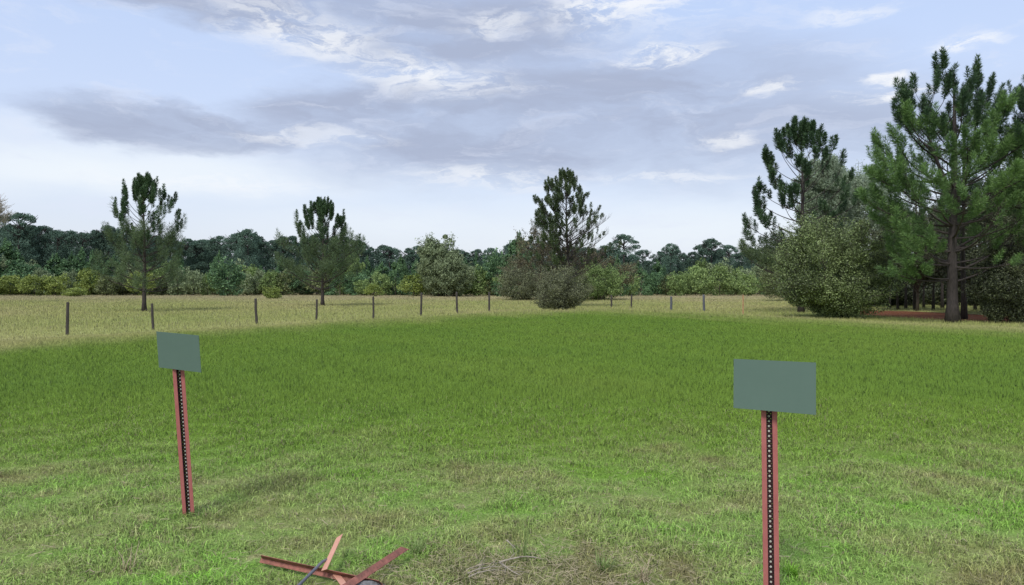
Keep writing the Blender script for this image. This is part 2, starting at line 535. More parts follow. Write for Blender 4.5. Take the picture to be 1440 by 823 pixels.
# ------------------------------------------------------------------ detailed pines
def limb_path(rng, p0, az, L, pitch0, pitch1, n=9, wob=.05):
    pts = [np.array(p0, float)]
    a = az
    for i in range(n - 1):
        t = (i + .5) / (n - 1)
        pt = pitch0 + (pitch1 - pitch0) * t ** 1.3
        a += rng.normal(0, wob)
        pts.append(pts[-1] + np.array([math.cos(a) * math.cos(pt), math.sin(a) * math.cos(pt), math.sin(pt)]) * L / (n - 1))
    return np.array(pts)


def pine(label, loc, H, rt, prof, hbase, n_limbs, pitch, torch, brush, mat, seed, w_needle=.022, n_needle=60,
         needle_p=lambda h, az: 1.0, lean=(0, 0), twigs=1.0, leaders=(), explicit=(), radf=1.0, upturn=.8, lowfine=None, mat_low=None, low_h=.5, asym=None, tmin=.22, up_tw=1.0, whorl=5, hbias=1.0, low_tm=.22):
    rng = np.random.default_rng(seed)
    root = empty('pine_tree', loc)
    tag(root, label, 'pine tree')
    g = Geo(); br = Geo()
    hs = np.linspace(0, 1, 14)
    tp = np.stack([lean[0] * hs ** 1.5 + .05 * np.sin(hs * 7 + seed), lean[1] * hs ** 1.5 + .05 * np.cos(hs * 6), hs * H - .15 * (hs == 0)], 1)
    tr = rt * (1 - hs) ** .8 * .92 + .02 + rt * .5 * np.exp(-hs * 40)
    g.tube(tp, tr, 10)
    at = lambda h: np.array([np.interp(h, hs, tp[:, k]) for k in range(3)])
    rat = lambda h: float(np.interp(h, hs, tr))
    stems = [(at, rat, 1.0)]
    for (h0, az, L, topf) in leaders:
        p = limb_path(rng, at(h0), az, L, 1.15, 1.52, 12, .02)
        rr = np.linspace(rat(h0) * .7, .03, len(p)); g.tube(p, rr, 8)
        f = lambda h, p=p, h0=h0: np.array([np.interp(np.clip((h - h0) / (1 - h0), 0, 1), np.linspace(0, 1, len(p)), p[:, k]) for k in range(3)])
        stems.append((f, lambda h, rr=rr: float(rr[len(rr) // 2]), .5))
    A = []; B = []; LN = []; LOW = []
    limbs = []
    golden = 2.399963
    for i in range(n_limbs):
        t = (i + rng.uniform(.1, .9)) / n_limbs
        nw = n_limbs / whorl; wi = min(int(t * nw), nw - 1)
        h = hbase + (1 - hbase) * .985 * ((wi + .35 + rng.uniform(0, .3)) / nw) ** 0.92
        az = (i % whorl) * 2 * PI / whorl + wi * 2.1 + rng.normal(0, .22)
        L = np.interp(h, prof[0], prof[1]) * rng.uniform(.72, 1.1)
        if asym: L *= asym(h, az)
        st = stems[rng.integers(len(stems))] if h > .55 else stems[0]
        limbs.append((h, az, L, np.interp(h, pitch[0], pitch[1]) + rng.normal(0, .08), st))
    for (h, az, L, p0) in explicit: limbs.append((h, az, L, p0, stems[0]))
    for (h, az, L, p0, st) in limbs:
        if L < .12: continue
        L = L * (1 if h < .9 else .9)
        s0 = st[0](h)
        path = limb_path(rng, s0, az, L, p0, min(p0 + upturn * rng.uniform(.6, 1.1), 1.45), 9, .07)
        r0 = max(.012, min(rat(h) * .42, .018 + L * .011))
        br.tube(path, np.linspace(r0, .008, len(path)), 6, False)
        pn = needle_p(h, az)
        is_low = h < low_h; tm = low_tm if is_low else tmin; tq = torch * (hbias + (1 - hbias) * h)
        nt_ = int(max(3, L * 4.2 * twigs * (1 if is_low else up_tw)))
        for k in range(nt_):
            t = tm + (1 - tm) * (k + rng.uniform(0, 1)) / nt_
            q = np.array([np.interp(t, np.linspace(0, 1, 9), path[:, c]) for c in range(3)])
            ltw = (.22 * L * (1.15 - t) + .35) * rng.uniform(.6, 1.2)
            sgn = 1 if k % 2 else -1
            pa = az + sgn * rng.uniform(.4, 1.1); pp = min(1.4, p0 + rng.uniform(0, .7) + .25 * t)
            tw = limb_path(rng, q, pa, ltw, pp, pp * .4 + 1.35 * .6 * tq + (1 - tq) * pp * .6, 5, .1)
            br.tube(tw, np.linspace(.012, .005, 5), 4, False)
            if rng.uniform() < pn * (1 if t > .35 else .4):
                end = tw[-1]; dr = unit(tw[-1] - tw[-2]); dr = unit(dr * (1 - tq * .8) + np.array([0, 0, 1]) * tq * .8)
                bl = brush[0] * rng.uniform(.55, 1.25)
                A.append(end - dr * bl * .35); B.append(end + dr * bl * .65); LN.append(brush[1] * rng.uniform(.8, 1.15)); LOW.append(h < low_h + rng.normal(0, .06))
        if rng.uniform() < pn + .1:
            dr = unit(path[-1] - path[-2]); dr = unit(dr * (1 - torch * .7) + np.array([0, 0, 1]) * torch * .7)
            bl = brush[0] * rng.uniform(.8, 1.3)
            A.append(path[-1] - dr * bl * .4); B.append(path[-1] + dr * bl * .6); LN.append(brush[1]); LOW.append(h < low_h)
    for st in stems:   # leader tips
        top = st[0](1.0)
        for k in range(4):
            d = np.array([rng.normal(0, .35), rng.normal(0, .28), 1.0]); d = unit(d)
            A.append(top - d * .6 - np.array([0, 0, .30 * k * brush[0]])); B.append(A[-1] + d * brush[0]); LN.append(brush[1]); LOW.append(False)
    A = np.array(A); B = np.array(B); LN = np.array(LN); LOW = np.array(LOW)
    link('trunk', g.mesh('pine_trunk', True), M_BARK, root)
    link('branches', br.mesh('pine_branches', True), M_BARK, root)
    hi = ~LOW
    if mat_low is None: hi[:] = True
    v, q = needles(rng, A[hi], B[hi], n_needle, LN[hi], w_needle)
    link('crown', mesh_np('pine_crown', v, quads=q), mat, root)
    if mat_low is not None and (~hi).any():
        lf = lowfine or (n_needle, 1.0, w_needle)
        v, q = needles(rng, A[~hi], B[~hi], lf[0], LN[~hi] * lf[1], lf[2], phi=(30, 85))
        o = link('lower_crown', mesh_np('pine_lower_crown', v, quads=q), mat_low, root)
    return root


# isolated pine on the left
xx, dd = on_field(203, 438)
pine('tall pine standing alone beside the leftmost yellow thicket, bushy spreading lower crown', (xx, dd, gz(xx, dd)), 10.7, .17,
     ([.1, .2, .35, .5, .62, .75, .85, .93, 1], [3.7, 4.1, 4.0, 3.7, 3.3, 2.5, 1.4, 1.05, .5]), .13, 66,
     ([.1, .4, .6, .8, 1], [.05, .25, .4, .6, .8]), 1.0, (1.1, .29), M_NEEDLE, 11, .042, 170,
     needle_p=lambda h, az: .95 if h < .6 else (.75 if h < .8 else .95), twigs=.62, mat_low=M_NEEDLE_L, lowfine=(75, 1.6, .024), low_h=.54, tmin=.7, up_tw=.42)
xx, dd = on_field(454, 430.5)
pine('slimmer pine standing alone in mid field between two fence posts, upright candle tufts on top', (xx, dd, gz(xx, dd)), 10.3, .18,
     ([.1, .2, .35, .5, .62, .75, .85, .93, 1], [4.6, 5.4, 5.2, 4.6, 3.9, 3.0, 1.9, 1.3, .5]), .13, 68,
     ([.1, .4, .6, .8, 1], [.08, .3, .45, .65, .9]), 1.0, (1.2, .32), M_NEEDLE, 23, .050, 170,
     needle_p=lambda h, az: .95 if h < .58 else (.7 if h < .8 else .95), twigs=.58, mat_low=M_NEEDLE_L, lowfine=(75, 1.6, .028), low_h=.54, tmin=.68, up_tw=.40)
# centre pine rising out of the bushes
d = 76.0; xx = U(799) * d
pine('tall pine with half bare twiggy lower branches rising from the central bushes', (xx, d, FIELD), 12.8, .19,
     ([.2, .3, .42, .55, .66, .75, .85, .93, 1], [4.4, 5.6, 5.5, 4.6, 3.6, 2.9, 2.5, 1.8, .8]), .2, 105,
     ([.1, .4, .6, .8, 1], [.25, .45, .55, .7, .9]), .7, (.62, .28), M_NEEDLE_B, 31, .040, 95,
     needle_p=lambda h, az: (.13 if h < .6 else .93) if math.cos(az) > -.2 else (.3 if h < .5 else .85), lean=(-.25, 0), twigs=1.35, tmin=.70, up_tw=.36, low_h=.6, upturn=.3, whorl=6,
     asym=lambda h, az: (1.0 if math.cos(az) > 0 else (.8 if h < .55 else 1)) * (.75 if .6 < h < .68 and math.cos(az) > 0 else 1))
# right-middle pine
d = 60.0; xx = U(1127) * d
pine('tall open pine with rounded dark tufts rising behind the large speckled shrub', (xx, d, FIELD), 14.4, .22,
     ([.1, .2, .35, .5, .62, .75, .85, .93, 1], [4.4, 5.2, 5.2, 4.8, 4.6, 3.8, 2.5, 1.9, .7]), .14, 70,
     ([.1, .4, .6, .8, 1], [0, .15, .35, .55, .8]), .9, (.95, .38), M_NEEDLE, 47, .042, 160,
     needle_p=lambda h, az: (.85 if math.cos(az) < .1 else .4) if h < .82 else .9, twigs=.8, mat_low=M_NEEDLE_B, lowfine=(60, 1.2, .034), low_h=.34, tmin=.66, up_tw=.42)
# the big pine
xx, dd = on_field(1340, 454)
EX = [(.17, PI, 3.9, -.12), (.175, PI + .25, 3.4, -.1), (.235, PI - .2, 2.8, .15), (.31, PI + .1, 2.2, .05), (.35, PI - .35, 5.0, .25), (.38, PI + .2, 5.2, .35),
      (.16, .1, 5.0, .25), (.2, -.15, 5.2, .35), (.29, .1, 6.0, .4), (.36, -.1, 6.4, .5), (.42, .2, 6.0, .65), (.5, PI, 4.8, .2)]
BIG = pine('tallest bright green pine with long bare lower limbs over the pine straw', (xx, dd, gz(xx, dd)), 14.9, .33,
     ([.1, .2, .35, .5, .62, .75, .85, .93, 1], [4.2, 4.8, 5.2, 5.1, 4.5, 3.6, 2.9, 2.2, 1.2]), .2, 84,
     ([.1, .4, .6, .8, 1], [0, .08, .28, .5, .85]), .8, (1.0, .36), M_NEEDLE, 59, .030, 190,
     needle_p=lambda h, az: (.2 if h < .36 and math.cos(az) > .1 else .62) if h < .5 else .7, twigs=.85, leaders=((.42, .3, 7.4, 1), (.5, 2.6, 6.2, 1)),
     explicit=EX, mat_low=M_NEEDLE_G, lowfine=(170, 1.0, .026), low_h=.70, tmin=.55, up_tw=.55, hbias=.1, low_tm=.4)
# its neighbour, mostly out of frame to the right
d = 43.0; xx = U(1490) * d
pine('bright green pine mostly cut off by the right edge, beside the tallest pine', (xx, d, gz(xx, d)), 13.2, .28,
     ([.1, .2, .35, .5, .62, .75, .85, .93, 1], [2.5, 3.6, 4.4, 4.6, 4.4, 3.8, 3.0, 2.0, .5]), .3, 60,
     ([.1, .4, .6, .8, 1], [.0, .15, .3, .5, .85]), .65, (.85, .33), M_NEEDLE, 67, .030, 150, twigs=.9, mat_low=M_NEEDLE_G, lowfine=(100, 1.1, .022), low_h=.75)


# ------------------------------------------------------------------ shrubs and broadleaf trees near the field
def shrub(name, label, cat, loc, W, D, Hh, mat, seed, n_clump=60, per=260, leaf=.09, base=0.0, twig_n=60, clump_r=.16, belly=.42, up=.3,
          trunk=None, ragged=.16, squash=.85, aspect=.55):
    rng = np.random.default_rng(seed); leaf *= 1.45; clump_r *= 1.15; n_clump = int(n_clump * 1.25)
    root = empty(name, loc); tag(root, label, cat)
    # clump centres over a lumpy hull, denser at the outside
    c = []
    while len(c) < n_clump:
        v = unit(rng.normal(size=3)); r = rng.uniform(.3, 1) ** .45
        lump = 1 + (ragged + .08) * math.sin(3 * math.atan2(v[1], v[0]) + seed) * .6 + rng.normal(0, ragged * .5)
        p = v * min(r * lump, 1.06)
        z = belly + p[2] * (1 - belly) if p[2] > 0 else belly + p[2] * belly * .92
        wz = 1.0 if z > belly else (.80 + .20 * max(z, 0) / max(belly, .01))
        if z < base: continue
        c.append((p[0] * W / 2 * .93 * wz, p[1] * D / 2 * .93 * wz, (base + z * (1 - base) * .93) * Hh))
    c = np.array(c)
    cr = clump_r * (W + Hh) / 2 * rng.uniform(.45, 1.3, n_clump)
    c[:, 2] = np.maximum(c[:, 2], cr * .5)
    v, q = puffs(rng, c, cr, per, leaf, squash, up=up, aspect=aspect)
    v[:, 2] = np.maximum(v[:, 2], .0)
    gv = [v]; gq = [q]; n0 = len(v)
    st = Geo()
    ctr = np.array([0, 0, belly * Hh * .5])
    for k in range(twig_n):   # sprigs that break the outline
        ci = c[rng.integers(n_clump)]; dr = unit(ci - ctr + rng.normal(0, .25, 3) * W * .2); dr[2] = abs(dr[2]) * .7 + .15; dr = unit(dr)
        s0 = ci + dr * cr.mean() * .3; L = cr.mean() * rng.uniform(1.0, 2.4)
        p = limb_path(rng, s0, math.atan2(dr[1], dr[0]), L, math.asin(np.clip(dr[2], -1, 1)), min(1.3, math.asin(np.clip(dr[2], -1, 1)) + rng.uniform(-.4, .4)), 5, .12)
        st.tube(p, np.linspace(.010, .004, 5) * max(1, Hh / 5), 3, False)
        m = 26
        tt = rng.uniform(.1, 1, m)
        lp = np.stack([np.interp(tt, np.linspace(0, 1, 5), p[:, a]) for a in range(3)], 1) + rng.normal(0, leaf * .7, (m, 3))
        lv, lq = leaf_geo(rng, lp, leaf, up=up, aspect=aspect)
        gv.append(lv); gq.append(lq + n0); n0 += len(lv)
    # stems
    if trunk is None:
        for k in range(7):
            a = rng.uniform(0, 2 * PI); r = rng.uniform(.0, .08) * W
            tgt = c[rng.integers(n_clump)]
            s0 = np.array([math.cos(a) * r, math.sin(a) * r, -.05])
            mid = s0 * .5 + tgt * .35 + np.array([0, 0, Hh * .12])
            st.tube([s0, mid, tgt], [.05 * Hh / 5 + .01, .03 * Hh / 5, .01], 5, False)
    else:
        th, tr = trunk
        st.tube([(0, 0, -.1), (.05, 0, th * .5), (0, .05, th), (.03, 0, Hh * .8)], [tr * 1.3, tr, tr * .8, tr * .2], 8)
        for k in range(16):
            tgt = c[rng.integers(n_clump)]; z0 = rng.uniform(.5, 1) * min(th, tgt[2] * .8)
            s0 = np.array([0, 0, z0]); st.tube([s0, s0 * .5 + tgt * .5 + [0, 0, .1], tgt], [tr * .4, tr * .25, .012], 5, False)
    link('branches' if trunk is None else 'trunk', st.mesh('woody_stems', True), M_BARK2, root)
    link('foliage' if trunk is None else 'crown', mesh_np('leaf_crown', np.vstack(gv), quads=np.vstack(gq)), mat, root)
    return root


def put(px, d, z=None):
    x = U(px) * d
    return (x, d, (gz(x, d) if z is None else z) - .03)


S = lambda px, d: px * d / F      # photo pixels -> metres at distance d
# centre group
shrub('bush', 'rounded grey green bush at the crest, front of the central thicket', 'bush', put(790, 62), S(76, 62), S(70, 62), S(64, 62), M_SH['grey'], 101, 70, 330, .075, twig_n=130, clump_r=.13, belly=.35)
shrub('bush', 'low grey green willowy bush left of the central pine', 'bush', put(736, 112), S(88, 112), S(70, 112), S(50, 112), M_SH['grey'], 102, 75, 200, .12, twig_n=160, clump_r=.11, belly=.4, ragged=.25)
shrub('oak_tree', 'brownish olive scrub oak just left of the central pine trunk', 'oak tree', put(760, 120), S(96, 120), S(80, 120), S(110, 120), M_SH['brown'], 103, 100, 150, .15, twig_n=200, clump_r=.09, belly=.4, trunk=(3, .14), ragged=.35)
shrub('oak_tree', 'low brownish scrub oak just right of the central pine trunk', 'oak tree', put(836, 118), S(104, 118), S(70, 118), S(70, 118), M_SH['brown'], 104, 85, 150, .15, twig_n=170, clump_r=.09, belly=.45, trunk=(2.2, .12), ragged=.35)
shrub('bush', 'yellow green bush at the foot of the right scrub oak', 'bush', put(846, 112), S(62, 112), S(55, 112), S(50, 112), M_SH['lime'], 105, 55, 180, .15, twig_n=100, clump_r=.13, ragged=.25)
shrub('bush', 'small olive bush low between the central thicket and its pine', 'bush', put(808, 106), S(52, 106), S(45, 106), S(46, 106), M_SH['olive'], 106, 50, 180, .13, twig_n=100, clump_r=.13, ragged=.25)
# right group
shrub('large_shrub', 'large speckled green shrub left of the tallest pine', 'shrub', put(1172, 50), S(160, 50), S(130, 50), S(150, 50), M_SH['bright'], 110, 190, 520, .085, twig_n=360, clump_r=.09, belly=.38, ragged=.2)
shrub('oak_tree', 'dark olive oak under the right middle pine', 'oak tree', put(1106, 105), S(84, 105), S(70, 105), S(98, 105), M_SH['olive'], 111, 110, 300, .10, twig_n=160, clump_r=.10, belly=.45, trunk=(2.2, .13), ragged=.3)
shrub('willow_tree', 'soft pale green tree behind the large speckled shrub', 'willow tree', put(1206, 76), S(150, 76), S(110, 76), S(206, 76), M_SH['soft'], 112, 200, 420, .12, twig_n=60, clump_r=.085, belly=.6, trunk=(5, .2), ragged=.12)
shrub('willow_tree', 'soft pale green narrow tree right behind the open middle pine', 'willow tree', put(1160, 72), S(74, 72), S(70, 72), S(222, 72), M_SH['soft'], 113, 120, 380, .11, twig_n=60, clump_r=.075, belly=.72, base=.25, trunk=(6, .18), ragged=.15)
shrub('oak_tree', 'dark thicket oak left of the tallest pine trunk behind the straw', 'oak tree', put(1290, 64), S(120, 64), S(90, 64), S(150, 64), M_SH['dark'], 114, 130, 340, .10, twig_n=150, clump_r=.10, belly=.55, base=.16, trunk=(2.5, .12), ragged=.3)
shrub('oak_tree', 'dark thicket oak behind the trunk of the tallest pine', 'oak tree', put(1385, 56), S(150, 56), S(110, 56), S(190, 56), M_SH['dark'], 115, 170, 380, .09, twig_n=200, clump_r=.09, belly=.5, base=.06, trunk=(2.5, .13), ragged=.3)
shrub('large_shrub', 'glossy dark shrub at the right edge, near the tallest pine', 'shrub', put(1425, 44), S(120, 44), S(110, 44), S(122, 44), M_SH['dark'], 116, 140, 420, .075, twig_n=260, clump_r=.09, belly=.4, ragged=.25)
shrub('oak_tree', 'tall dark thicket oak beyond the right edge of the straw clearing', 'oak tree', put(1470, 60), S(170, 60), S(110, 60), S(250, 60), M_SH['olive'], 117, 160, 340, .11, twig_n=180, clump_r=.09, belly=.5, trunk=(3, .16), ragged=.3)
# companion trunk and the slim trunks in the shade behind the straw
def bare_trunk(label, px, d, Hh, r, seed, group=None):
    rng = np.random.default_rng(seed)
    root = empty('pine_tree', put(px, d)); tag(root, label, 'pine tree', group)
    g = Geo(); hs = np.linspace(0, 1, 8)
    g.tube(np.stack([rng.normal(0, .03, 8).cumsum(), rng.normal(0, .03, 8).cumsum(), hs * Hh - .1], 1), r * (1 - .6 * hs) + r * .4 * np.exp(-hs * 30), 8)
    b = Geo(); A = []; B = []
    for k in range(26):
        h = rng.uniform(.42, 1); az = rng.uniform(0, 2 * PI); L = 2.2 * (1.15 - h)
        p = limb_path(rng, (0, 0, h * Hh), az, L, .4, 1.0, 6)
        b.tube(p, np.linspace(.03, .008, 6), 4, False)
        for j in range(2, 6):
            A.append(p[j] - [0, 0, .2]); B.append(p[j] + np.array([rng.normal(0, .2), rng.normal(0, .2), .6]))
    link('trunk', g.mesh('slim_trunk', True), M_BARK, root)
    link('branches', b.mesh('slim_branches'), M_BARK, root)
    v, q = needles(rng, np.array(A), np.array(B), 60, .28, .03)
    link('crown', mesh_np('slim_crown', v, quads=q), M_NEEDLE, root)


bare_trunk('thin companion pine trunk directly behind the tallest pine', 1355, 48.5, 13, .17, 201)
for i, (px, d) in enumerate([(1263, 67), (1274, 70), (1287, 66), (1299, 72), (1312, 68), (1325, 71), (1251, 72), (1372, 66), (1392, 70)]):
    bare_trunk('slim dark pine trunk in the shade behind the straw clearing', px, d, 8.5 + (i % 3), .10 + .02 * (i % 3), 210 + i, 'slim trunks behind the straw clearing')

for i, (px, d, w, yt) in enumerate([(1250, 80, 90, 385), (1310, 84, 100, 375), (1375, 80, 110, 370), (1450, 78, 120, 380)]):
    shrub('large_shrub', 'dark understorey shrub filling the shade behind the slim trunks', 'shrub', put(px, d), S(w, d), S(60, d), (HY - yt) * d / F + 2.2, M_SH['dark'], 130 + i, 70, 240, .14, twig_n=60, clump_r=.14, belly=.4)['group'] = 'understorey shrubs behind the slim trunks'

# bleached dead treetop at the left edge
def dead_tree():
    rng = np.random.default_rng(77)
    root = empty('dead_tree', put(-18, 95)); tag(root, 'pale grey leafless treetop cut off by the left edge of the wood', 'dead tree')
    g = Geo(); Hh = (402 - 272) * 95 / F + 2.2
    hs = np.linspace(0, 1, 8); g.tube(np.stack([0 * hs, 0 * hs, hs * Hh * .8 - .1], 1), .2 * (1 - hs) + .03, 8)
    tw = Geo()
    for k in range(260):
        h = rng.uniform(.66, .80); az = rng.uniform(0, 2 * PI)
        p = limb_path(rng, (0, 0, h * Hh), az, rng.uniform(1.6, 3.3), rng.uniform(0, 1.3), rng.uniform(.3, 1.4), 6, .2)
        tw.tube(p, np.linspace(.04, .012, 6), 4, False)
        for j in range(9):
            q = p[rng.integers(2, 6)]
            r = limb_path(rng, q, rng.uniform(0, 2 * PI), rng.uniform(.5, 1.1), rng.uniform(-.2, 1.3), rng.uniform(.2, 1.4), 4, .3)
            tw.tube(r, np.linspace(.028, .014, 4), 3, False)
    link('trunk', g.mesh('dead_trunk', True), M_DEAD, root); link('crown', tw.mesh('dead_twigs'), M_DEAD, root)


dead_tree()

# ------------------------------------------------------------------ far pines of the treeline
def far_pine_meshes(seed, Hh=17.0, R=3.9, low=.16):
    rng = np.random.default_rng(seed)
    C = []; rr = []
    for k in range(34):        # rounded top: clumps around the rim of a dome
        el = rng.uniform(.05, 1.5); az = rng.uniform(0, 2 * PI); r = R * rng.uniform(.82, 1.0)
        C.append((math.cos(az) * math.cos(el) * r, math.sin(az) * math.cos(el) * r, Hh * (.80 if seed % 2 else .74) + math.sin(el) * Hh * (.17 if seed % 2 else .23) * rng.uniform(.85, 1.0))); rr.append(rng.uniform(.45, .8))
    for k in range(70):        # lower crown
        t = rng.uniform(0, 1); z = Hh * (low + (.80 - low) * t); az = rng.uniform(0, 2 * PI); r = R * (1.05 - .25 * t) * rng.uniform(.4, 1) ** .5
        C.append((math.cos(az) * r, math.sin(az) * r, z)); rr.append(rng.uniform(.8, 1.35))
    C = np.array(C); rr = np.array(rr)
    v, q = puffs(rng, C, rr, 110, .33, .8, up=.35, aspect=.45)
    crown = mesh_np('far_pine_crown', v, quads=q)
    g = Geo(); hs = np.linspace(0, 1, 6)
    g.tube(np.stack([rng.normal(0, .08, 6), rng.normal(0, .08, 6), hs * Hh * .93 - .2], 1), .28 * (1 - hs) + .06, 6)
    for k in range(18):
        az = rng.uniform(0, 2 * PI); h = rng.uniform(.68, .84)
        p = limb_path(rng, (0, 0, h * Hh), az, R * 1.05, .5, .9, 5)
        g.tube(p, np.linspace(.10, .03, 5), 4, False)
    trunk = g.mesh('far_pine_trunk')
    crown.materials.append(M_FAR); trunk.materials.append(M_BARK)
    return trunk, crown


FP = [far_pine_meshes(300 + i, 17, [3.4, 3.5, 3.1, 3.9, 3.6][i]) for i in range(5)]


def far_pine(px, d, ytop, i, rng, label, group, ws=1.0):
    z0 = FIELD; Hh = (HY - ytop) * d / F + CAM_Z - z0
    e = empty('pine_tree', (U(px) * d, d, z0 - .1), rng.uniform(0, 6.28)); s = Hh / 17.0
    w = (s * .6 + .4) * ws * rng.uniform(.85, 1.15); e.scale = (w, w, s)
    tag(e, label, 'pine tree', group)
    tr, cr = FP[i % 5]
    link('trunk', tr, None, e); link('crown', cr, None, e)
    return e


SKX = [-120, 0, 55, 95, 130, 160, 210, 255, 310, 350, 370, 400, 430, 470, 500, 530, 560, 600, 650, 690, 720, 745, 800, 850, 877, 905, 925, 943, 965, 1000, 1040, 1100, 1200, 1600]
SKY = [312, 315, 312, 322, 322, 312, 322, 334, 326, 322, 330, 330, 328, 326, 334, 342, 344, 345, 350, 350, 340, 335, 338, 344, 346, 350, 354, 345, 350, 338, 346, 345, 345, 345]
rng = np.random.default_rng(9)
SEG = [(-999, 190, 'beyond the left yellow thicket'), (190, 420, 'in the wood between the two lone field pines'),
       (420, 620, 'right of the slimmer lone pine'), (620, 770, 'in the wood behind the pale broadleaf tree'),
       (770, 9999, 'in the wood right of the central thicket')]
def seg(px):
    for a, b, t in SEG:
        if a <= px < b: return t
k = 0
for px in np.arange(-110, 1130, 17.5):
    x_ = px + rng.normal(0, 3.5); yt = np.interp(x_, SKX, SKY) + abs(rng.normal(0, 4.5)) - 1
    far_pine(x_, 198 + rng.uniform(-5, 5), yt, k, rng, 'dark blue green pine ' + seg(x_), 'treeline pines ' + seg(x_)); k += 1
for px in np.arange(-115, 1600, 21):
    x_ = px + rng.normal(0, 4); yt = np.interp(x_, SKX, SKY) + rng.uniform(5, 15)
    far_pine(x_, 216 + rng.uniform(-5, 5), yt, k, rng, 'dark blue green pine ' + seg(x_), 'treeline pines ' + seg(x_), 1.15); k += 1
for px, yt, w, lab in [(27, 297, 1.15, 'tallest round topped dark pine near the left edge of the treeline'),
                       (349, 320, .85, 'small round topped pine standing above the treeline between the lone pines'),
                       (877, 328, 1.25, 'broad round topped pine standing above the treeline right of the central thicket'),
                       (943, 341, .7, 'narrow round topped pine poking above the treeline'),
                       (1000, 334, 1.3, 'broad flat topped pine in the treeline above the light green saplings'),
                       (690, 347, .6, 'small lollipop pine poking above the treeline left of the central thicket')]:
    far_pine(px, 190, yt, k, rng, lab, None, w); k += 1

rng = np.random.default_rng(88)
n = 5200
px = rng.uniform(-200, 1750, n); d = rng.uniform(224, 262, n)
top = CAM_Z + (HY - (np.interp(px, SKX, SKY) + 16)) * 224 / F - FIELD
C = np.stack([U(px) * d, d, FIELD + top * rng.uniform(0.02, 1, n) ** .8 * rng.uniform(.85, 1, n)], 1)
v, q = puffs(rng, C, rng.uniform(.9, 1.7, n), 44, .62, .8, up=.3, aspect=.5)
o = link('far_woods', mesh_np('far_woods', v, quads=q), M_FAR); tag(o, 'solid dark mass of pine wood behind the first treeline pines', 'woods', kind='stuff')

# ------------------------------------------------------------------ shrub belt in front of the treeline
def belt_mesh(seed, conifer=False, n=46):
    rng = np.random.default_rng(seed); C = []; rr = []
    for k in range(n):
        if conifer:
            t = rng.uniform(0, 1) ** 1.2; a = rng.uniform(0, 2 * PI); r = .48 * (1 - t) ** .75 * rng.uniform(.4, 1) ** .5
            C.append((math.cos(a) * r, math.sin(a) * r, .06 + .88 * t)); rr.append(.085 * (1.2 - t * .7))
        else:
            v = unit(rng.normal(size=3)); r = rng.uniform(.3, 1) ** .5 * rng.uniform(.75, 1.1); z = .42 + v[2] * r * (.50 if v[2] > 0 else .38)
            C.append((v[0] * r * .42, v[1] * r * .42, max(z, .05))); rr.append(rng.uniform(.08, .15))
    v, q = puffs(rng, np.array(C), np.array(rr), 58, .062, .85, up=.35, aspect=.55)
    if conifer:
        A = np.array([(0, 0, .8)] * 3 + [(c[0], c[1], c[2]) for c in C[:24]]); B = A + np.array([(0, 0, .18)] * 3 + [(c[0] * .1, c[1] * .1, .12) for c in C[:24]])
        v2, q2 = needles(rng, A, B, 30, .05, .014); q = np.vstack([q, q2 + len(v)]); v = np.vstack([v, v2])
    v[:, 2] = np.maximum(v[:, 2], 0)
    g = Geo(); g.tube([(0, 0, -.02), (0, 0, .5)], [.02, .008], 5)
    return g.mesh('sapling_stems'), mesh_np('leaf_mass', v, quads=q)


BM = {c: [belt_mesh(400 + 10 * c + i, bool(c)) for i in range(4)] for c in (0, 1)}
KIND = {'yellow': ('bush', 'yellow green bush'), 'pale': ('bush', 'pale grey green bush'), 'lime': ('young_tree', 'light green young tree'),
        'green': ('young_pine', 'dark green young pine'), 'olive': ('bush', 'dull olive bush')}
CATS = {'bush': 'bush', 'young_tree': 'young tree', 'young_pine': 'young pine'}


def belt(px, yt, wpx, c, d, i, rng, label=None, group=None):
    con = c == 'green' and i % 3 != 2
    nm, base = KIND[c]
    z0 = FIELD - .05; Hh = (HY - yt) * d / F + CAM_Z - z0; w = wpx * d / F * 1.12
    e = empty(nm, (U(px) * d, d, z0), rng.uniform(0, 6.28)); e.scale = (w, w, Hh)
    tag(e, label or base + ' in the belt before the wood', CATS[nm], group)
    st, fo = BM[1 if con else 0][i % 4]
    for n_, me, mt in (('trunk', st, M_BARK2), ('foliage', fo, M_SH[c])):
        o = bpy.data.objects.new(n_, me); COL.objects.link(o); o.parent = e
        if not me.materials: me.materials.append(mt)
        o.material_slots[0].link = 'OBJECT'; o.material_slots[0].material = mt
    return e


